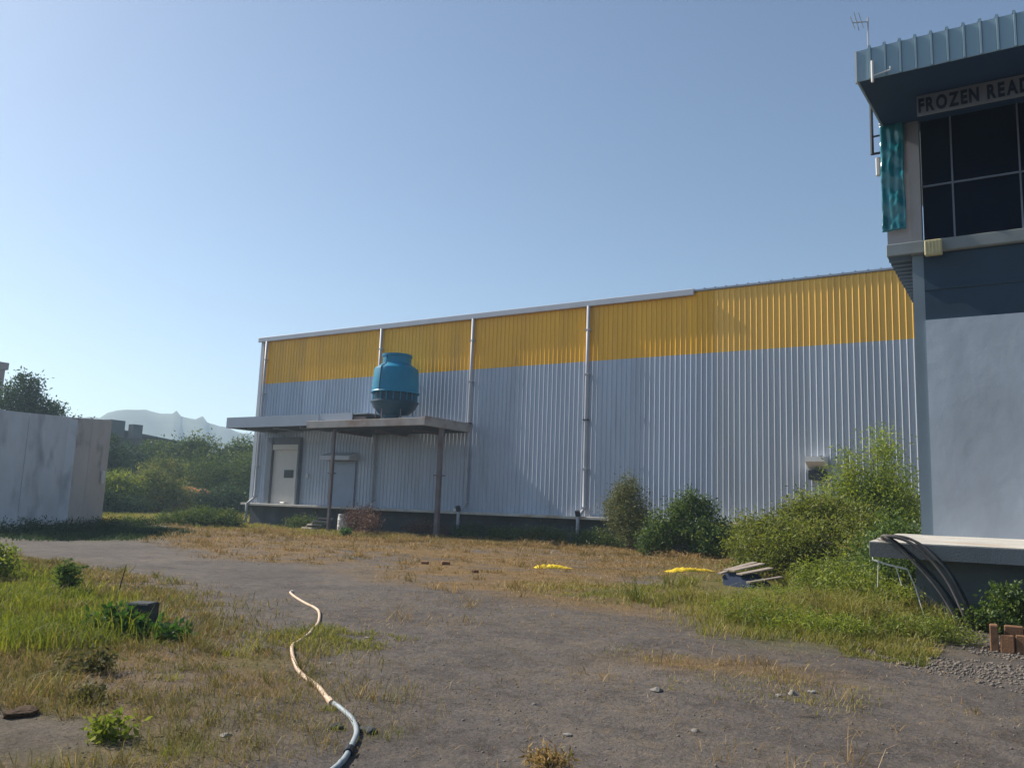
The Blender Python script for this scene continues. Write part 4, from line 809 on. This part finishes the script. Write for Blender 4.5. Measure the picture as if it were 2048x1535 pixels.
foot = [(-42.6, 35.3), (7, 35.3), (7, 60), (-42.6, 60)]
bldg = [(-1.9, 15.5), (9, 15.5), (9, 40), (-1.9, 40)]
wl_ = [(-32.4, 15.2), (-34.6, 19.7), (-38.6, 24), (-39.2, 23.8), (-35.4, 19.2), (-33.2, 14.8)]
grass('lush_grass', 'lush bright green grass along the left edge', L['g_green'], [(POLY['bright'], 30000)], 0, 0.10, 0.30, 0.009, 501, thin=0.38, nsc=1.1, jit=0.25)
grass('dry_yard_grass', 'dry straw coloured grass in front of the warehouse', L['g_dry'], [(POLY['dry'], 60000)], 0, 0.02, 0.09, 0.006, 502, (foot, bldg, PALX), 0.44, 3.5, 0.9)
grass('dry_left_grass', 'mixed dry and green grass in the left foreground', L['g_brown'], [(POLY['left'], 90000)], 0, 0.03, 0.14, 0.007, 503, (POLY['path'],), 0.42, 0.9, 0.7)
grass('olive_grass', 'tall olive grass in front of the loading platform', L['g_olive'], [([(-5.2, 14.6), (-3.2, 11.4), (-2.1, 11.3), (-1.5, 12.6), (-1.3, 14.9), (-2.3, 17.5), (-3.0, 20.5), (-6.5, 20.5)], 19000)], 0, 0.05, 0.16, 0.007, 504, (bldg, PALX), 0.40, 1.0, 0.6)
grass('patchy_grass', 'patches of short green grass in the middle of the yard', L['g_olive'], [(POLY['mid'], 4500), ([(-6.4, 6.6), (-7.9, 7.5), (-7.4, 8.2), (-6.6, 7.4)], 2500), ([(-2.2, 10.6), (-1.9, 12.6), (-1.2, 12.4), (-1.3, 11.0)], 4500), (POLY['dust'], 260), ([(-2.4, 7.4), (-1.2, 8.2), (-1.9, 9.0), (-3.2, 8.0)], 800)], 0, 0.03, 0.10, 0.007, 505, (), 0.42, 0.6, 0.8)
grass('far_grass', 'pale green grass between the concrete wall and the warehouse', L['g_olive'], [([(-70, 30), (-46, 26), (-40, 29), (-42.5, 36), (-52, 46), (-72, 52)], 32000)], 0, 0.12, 0.42, 0.011, 506, (foot, wl_), 0.34, 3.0, 0.5)

grass('dock_grass', 'low olive grass at the foot of the warehouse dock', L['g_olive'], [([(-42, 29.5), (-30, 27.5), (-20, 33), (-20, 35.2), (-42, 35.2)], 16000)], 0, 0.04, 0.20, 0.009, 507, (foot,), 0.36, 2.0, 0.6)
grass('left_tufts', 'clumps of olive and brown grass over the left foreground', L['g_brown'], [(POLY['left'], 900)], 0, 0.06, 0.20, 0.006, 508, (POLY['path'],), 0.40, 0.9, 0.9, 34, 0.05)
grass('green_tufts', 'fresh green clumps scattered in the left foreground', L['g_green'], [(POLY['left'], 260)], 0, 0.05, 0.18, 0.006, 509, (POLY['path'],), 0.45, 1.2, 0.9, 34, 0.05)
grass('yard_tufts', 'dry grass clumps dotted over the yard', L['g_dry'], [(POLY['dry'], 520), (POLY['dust'], 8), (yard0, 12), (BACK, 900)], 0, 0.05, 0.22, 0.007, 510, (foot, bldg, PALX), 0.42, 2.4, 0.9, 26, 0.10)
grass('right_tufts', 'taller clumps of olive grass before the loading platform', L['g_olive'], [([(-5.6, 14.4), (-3.2, 11.2), (-2.0, 11.1), (-1.3, 12.6), (-1.3, 14.9), (-2.3, 17.5), (-3.0, 20.5), (-7.5, 20.5)], 430)], 0, 0.10, 0.36, 0.007, 511, (bldg, PALX), 0.42, 1.0, 0.8, 34, 0.09)

grass('straw_litter', 'pale straw litter lying over the bare yard', L['g_dry'], [(yard0, 5200), (POLY['left'], 6000), (POLY['gravel'], 700)], 0, 0.015, 0.06, 0.006, 512, (bldg,), 0.30, 1.4, 2.6, jit=0.8)
grass('dry_left_patches', 'short orange brown dry grass between the left weeds', L['g_dry'], [(POLY['left'], 34000)], 0, 0.02, 0.10, 0.006, 513, (POLY['path'],), 0.46, 1.3, 0.8)
grass('shadow_dark_grass', 'short dark grass deepening the cast shadow of the concrete wall', L['fardark'], [(POLY['wallshadow'], 9000)], 0, 0.06, 0.22, 0.010, 514, (wl_,), 0.30, 1.4, 0.7)  # dark blades added to paint the wall's ground shadow deeper

# ------------------------------------------------------------------ things lying on the yard
hs = thing('water_hose', 'long flexible hose snaking over the gravel, cream beyond and grey near', 'hose', (-6, 6, 0))
def smooth_path(pts, n=8):
    P_ = [Vector((x, y, 0)) for x, y in pts]; out = []
    for i in range(len(P_) - 1):
        p0, p1, p2, p3 = P_[max(i - 1, 0)], P_[i], P_[i + 1], P_[min(i + 2, len(P_) - 1)]
        for k in range(n):
            t = k / n; out.append(0.5 * ((2 * p1) + (p2 - p0) * t + (2 * p0 - 5 * p1 + 4 * p2 - p3) * t * t + (3 * p1 - p0 - 3 * p2 + p3) * t ** 3))
    out.append(P_[-1]); return out
def on_ground(pts, r): return [Vector((p.x, p.y, gh(p.x, p.y) + r * 0.9)) for p in pts]
HR = 0.020
cpts = on_ground(smooth_path([(-11.15, 10.55), (-10.98, 10.38), (-9.83, 9.60), (-9.1, 9.14), (-8.41, 8.49), (-7.6, 7.54), (-7.15, 6.87), (-6.82, 6.52), (-6.01, 5.83), (-5.37, 5.45), (-4.86, 5.09)]), HR)
gpts = on_ground(smooth_path([(-4.86, 5.09), (-4.44, 4.87), (-4.17, 4.65), (-3.98, 4.41), (-3.79, 4.13), (-3.70, 3.95), (-3.62, 3.7), (-3.60, 3.3)]), HR)
c_ = MB().tube(cpts, HR, 8).obj('cream_section', M['cream'], hs, True)
g_ = MB().tube(gpts, HR, 8).obj('grey_section', M['greyhose'], hs, True)
j = (cpts[-1] - cpts[-2]).normalized(); MB().tube([cpts[-1] - j * 0.07, cpts[-1] + j * 0.07], 0.026, 10).obj('coupling', M['cream'], hs)
e = cpts[0]; MB().tube([e + Vector((-0.02, 0.03, 0.0)), e + Vector((0.03, -0.03, 0.0))], 0.026, 8).obj('end_fitting', M['white'], hs)
p = gpts[int(len(gpts) * 0.50)]; q = gpts[int(len(gpts) * 0.50) + 1]; j = (q - p).normalized(); MB().tube([p - j * 0.04, p + j * 0.05], 0.030, 10).obj('clamp', M['black'], hs)
def lump(loc, sz, sd, m, nm, label, cat, fl=0.4):
    o = rock(nm, (loc[0], loc[1], gh(*loc) + sz * 0.1), sz, m, sd, fl); return tag(o, label, cat)
lump((-4.15, 4.74), 0.07, 601, M['block'], 'dark_clod', 'dark clod of earth right of the hose bend', 'clod', 0.35)
lump((-4.33, 4.62), 0.055, 602, M['block'], 'dark_clod', 'dark clod of earth left of the hose bend', 'clod', 0.3)
lump((-6.12, 3.36), 0.12, 603, M['earth'], 'earth_mound', 'small brown earth mound in the bottom left grass', 'earth', 0.4)
lump((-2.28, 12.35), 0.10, 604, M['stone'], 'pale_stone', 'largest pale stone at the edge of the olive grass', 'stone', 0.7)
st = [((-3.05, 7.35), .045, 'stone lying alone in the open gravel right of centre'), ((-2.05, 8.15), .04, 'stone in the right gravel near a grass tuft'), ((-1.92, 8.35), .045, 'paired stone farthest right in the gravel'), ((-2.12, 7.95), .035, 'small stone just below the paired gravel stones'), ((-5.55, 4.75), .03, 'pebble in the grass left of the hose'), ((-4.7, 3.95), .035, 'flat pebble near the bottom of the hose'), ((-2.3, 6.3), .03, 'dark pebble at lower right of the gravel'), ((-3.7, 6.3), .025, 'dark pebble alone in the centre gravel'), ((-3.0, 5.6), .03, 'dark pebble below the centre gravel'), ((-7.0, 7.9), .03, 'dark pebble right of the upper hose bend'), ((-6.1, 6.35), .03, 'dark pebble right of the lower hose bend')]
for k, (p, r, lb) in enumerate(st): lump(p, r, 620 + k, M['stone'], 'stone', lb, 'stone', 0.6)
# brick fragments in the dry strip
for k, (p, r, lb) in enumerate((((-14.61, 18.67), 0.10, 'leftmost dark brick fragment on the dry earth strip'), ((-14.05, 18.86), 0.12, 'brick fragment under a pale board on the dry strip'), ((-11.9, 17.2), 0.09, 'lone brick fragment nearest the gravel on the dry strip'))):
    s = MB(); s.box(-r, r, -r * 0.6, r * 0.6, 0, r * 0.9, 0.015); o = s.obj('brick_fragment', M['brick']); o.location = (*p, gh(*p) - 0.01); o.rotation_euler = (0.1, 0.05, 0.6 * k + 0.3); tag(o, lb, 'brick')
tag(plank('thin_board', (-14.45, 18.85, 0.11), (-13.95, 19.1, 0.13), 0.12, 0.015, M['wood'], None), 'small pale board lying on a brick fragment', 'board')
# yellow sheets
def yellow(c, ln, dirv, label, pole):
    t = thing('yellow_tarpaulin', label, 'tarpaulin', (c[0], c[1], gh(*c)))
    dv = Vector((*dirv, 0)).normalized(); pv = Vector((-dv.y, dv.x, 0)); rg = np.random.default_rng(int(abs(c[0] * 100)))
    nu, nv = 26, 9; Vv = []
    for i in range(nu):
        a = i / (nu - 1)
        for j_ in range(nv):
            b_ = j_ / (nv - 1); prof = math.sin(math.pi * b_) ** 0.7 * (math.sin(math.pi * min(1, a * 1.02)) ** 0.45 * 0.09 * (1.1 - 0.6 * a)) * (0.35 + 1.2 * rg.random())
            wd_ = 0.42 * (1 - 0.5 * a) * (1 + 0.15 * math.sin(9 * a))
            p = Vector((c[0], c[1], 0)) + dv * (a - 0.5) * ln + pv * (b_ - 0.5) * wd_
            Vv.append((p.x, p.y, gh(p.x, p.y) + 0.01 + prof))
    ii = (np.arange(nu - 1)[:, None] * nv + np.arange(nv - 1)[None, :]).ravel()
    link('sheet', np_mesh('sheet', np.array(Vv), np.stack([ii, ii + nv, ii + nv + 1, ii + 1], 1), M['yellow']), t)
    a_ = Vector((c[0], c[1], 0.05)) + dv * ln * 0.1; b_ = Vector((c[0], c[1], 0.04)) + dv * (ln * 0.5 + pole)
    MB().tube([a_, b_], 0.012, 6).obj('pole', M['wood'], t); return t
yellow((-11.55, 20.5), 1.08, (0.8, 0.69), 'crumpled yellow tarpaulin on the earth, nearer the middle of the yard', 0.5)
yellow((-8.45, 22.75), 1.6, (0.95, 1.5), 'crumpled yellow tarpaulin beside the broken planks', 0.1)
# broken planks propped up
pk = thing('broken_planks', 'broken pallet of weathered planks propped over a dark blue panel', 'pallet', (-6.0, 19.1, 0))
PO = Vector((-6.42, 19.25, 0)); PU = Vector((0.87, -0.49, 0)); PV = Vector((0.49, 0.87, 0)); PZ = Vector((0, 0, 1))
ph = [(0.0, 0.27), (0.20, 0.36), (0.40, 0.37), (0.64, 0.31), (0.92, 0.16)]
for k, (t, h) in enumerate(ph):
    a_ = PO + PU * t + PZ * h - PV * 0.05; b_ = PO + PU * (t - 0.02 + 0.03 * k) + PV * 0.85 + PZ * (h + 0.20 - 0.02 * k)
    plank('plank', a_, b_, (0.12, 0.17, 0.19, 0.20, 0.15)[k], 0.028, M['wood'], pk)
s = MB(); f0 = [(0.06, 0.0), (1.02, -0.02), (1.0, 0.10), (0.78, 0.22), (0.55, 0.315), (0.3, 0.345), (0.1, 0.31), (0.0, 0.2)]
s.prism([PO + PU * t + PZ * h + PV * 0.03 for t, h in f0], PV * 0.55); s.obj('blue_panel', M['bluewood'], pk)

# loose pebbles
rg = np.random.default_rng(700)
ico = np.array([(0, 0, 1), (0.9, 0, 0.1), (0.28, 0.85, 0.15), (-0.73, 0.53, 0.05), (-0.73, -0.53, 0.1), (0.28, -0.85, 0.05), (0, 0, -0.7)])
icf = np.array([(0, 1, 2), (0, 2, 3), (0, 3, 4), (0, 4, 5), (0, 5, 1), (6, 2, 1), (6, 3, 2), (6, 4, 3), (6, 5, 4), (6, 1, 5)])
def pebbles(name, label, areas, m, seed):
    rg = np.random.default_rng(seed); VV = []; FF = []; o_ = 0
    for poly, cnt, r0_, r1_ in areas:
        a = np.array(poly); lo, hi = a.min(0), a.max(0); x = rg.uniform(lo[0], hi[0], cnt * 3); y = rg.uniform(lo[1], hi[1], cnt * 3)
        kp = inpoly(x, y, poly) & (fbm(x, y, 1.0, seed + 3) > 0.32); x, y = x[kp][:cnt], y[kp][:cnt]; k = len(x)
        r = r0_ + (r1_ - r0_) * rg.random(k) ** 3; an_ = rg.uniform(0, 6.28, k); sq = rg.uniform(0.6, 1.3, (k, 3)) * np.array([1, 1, 0.7])
        pv = ico[None] * sq[:, None] * (1 + rg.normal(0, .12, (k, 7, 1))) * r[:, None, None]
        cx, sx = np.cos(an_)[:, None], np.sin(an_)[:, None]
        X = pv[..., 0] * cx - pv[..., 1] * sx + x[:, None]; Y = pv[..., 0] * sx + pv[..., 1] * cx + y[:, None]; Z = pv[..., 2] + gz(x, y)[:, None] + r[:, None] * 0.15
        VV.append(np.stack([X, Y, Z], -1).reshape(-1, 3)); FF.append((icf[None] + (np.arange(k) * 7)[:, None, None] + o_).reshape(-1, 3)); o_ += k * 7
    o = link(name, np_mesh(name, np.concatenate(VV), np.concatenate(FF), m)); o['label'] = label; o['category'] = 'gravel'; return struct(o, 'stuff')
yard = [(-4.5, 2.5), (-13, 10.5), (-10, 13.5), (-5, 13), (-2, 11), (0.5, 11), (1.5, 6), (0, 3)]
pebbles('loose_gravel', 'loose grey gravel scattered over the bare yard', [(yard, 9000, 0.003, 0.014), (POLY['left'], 1500, 0.004, 0.016)], M['pebble'], 701)
pebbles('rubble_gravel', 'pale broken stone chippings in front of the loading platform', [(POLY['gravel'], 9000, 0.006, 0.034), ([(-2.6, 11.6), (-1.4, 10.4), (0.3, 9.4), (1.0, 10.4), (-1.4, 12.2)], 1600, 0.006, 0.03)], M['chip'], 702)

# ------------------------------------------------------------------ haze
s = MB(); s.box(-1500, 1500, -1500, 1500, -2.0, 110)
hm = bpy.data.materials.new('haze'); hm.use_nodes = True; n = hm.node_tree.nodes; l = hm.node_tree.links; n.clear()
pv = n.new('ShaderNodeVolumePrincipled'); pv.inputs['Color'].default_value = (0.60, 0.81, 1.0, 1); pv.inputs['Density'].default_value = 0.00068; pv.inputs['Anisotropy'].default_value = 0.3
o = n.new('ShaderNodeOutputMaterial'); l.new(pv.outputs[0], o.inputs['Volume'])
hz = s.obj('haze', hm); struct(hz, 'stuff'); hz['label'] = 'thin pale haze filling the air over the yard and hills'; hz['category'] = 'haze'
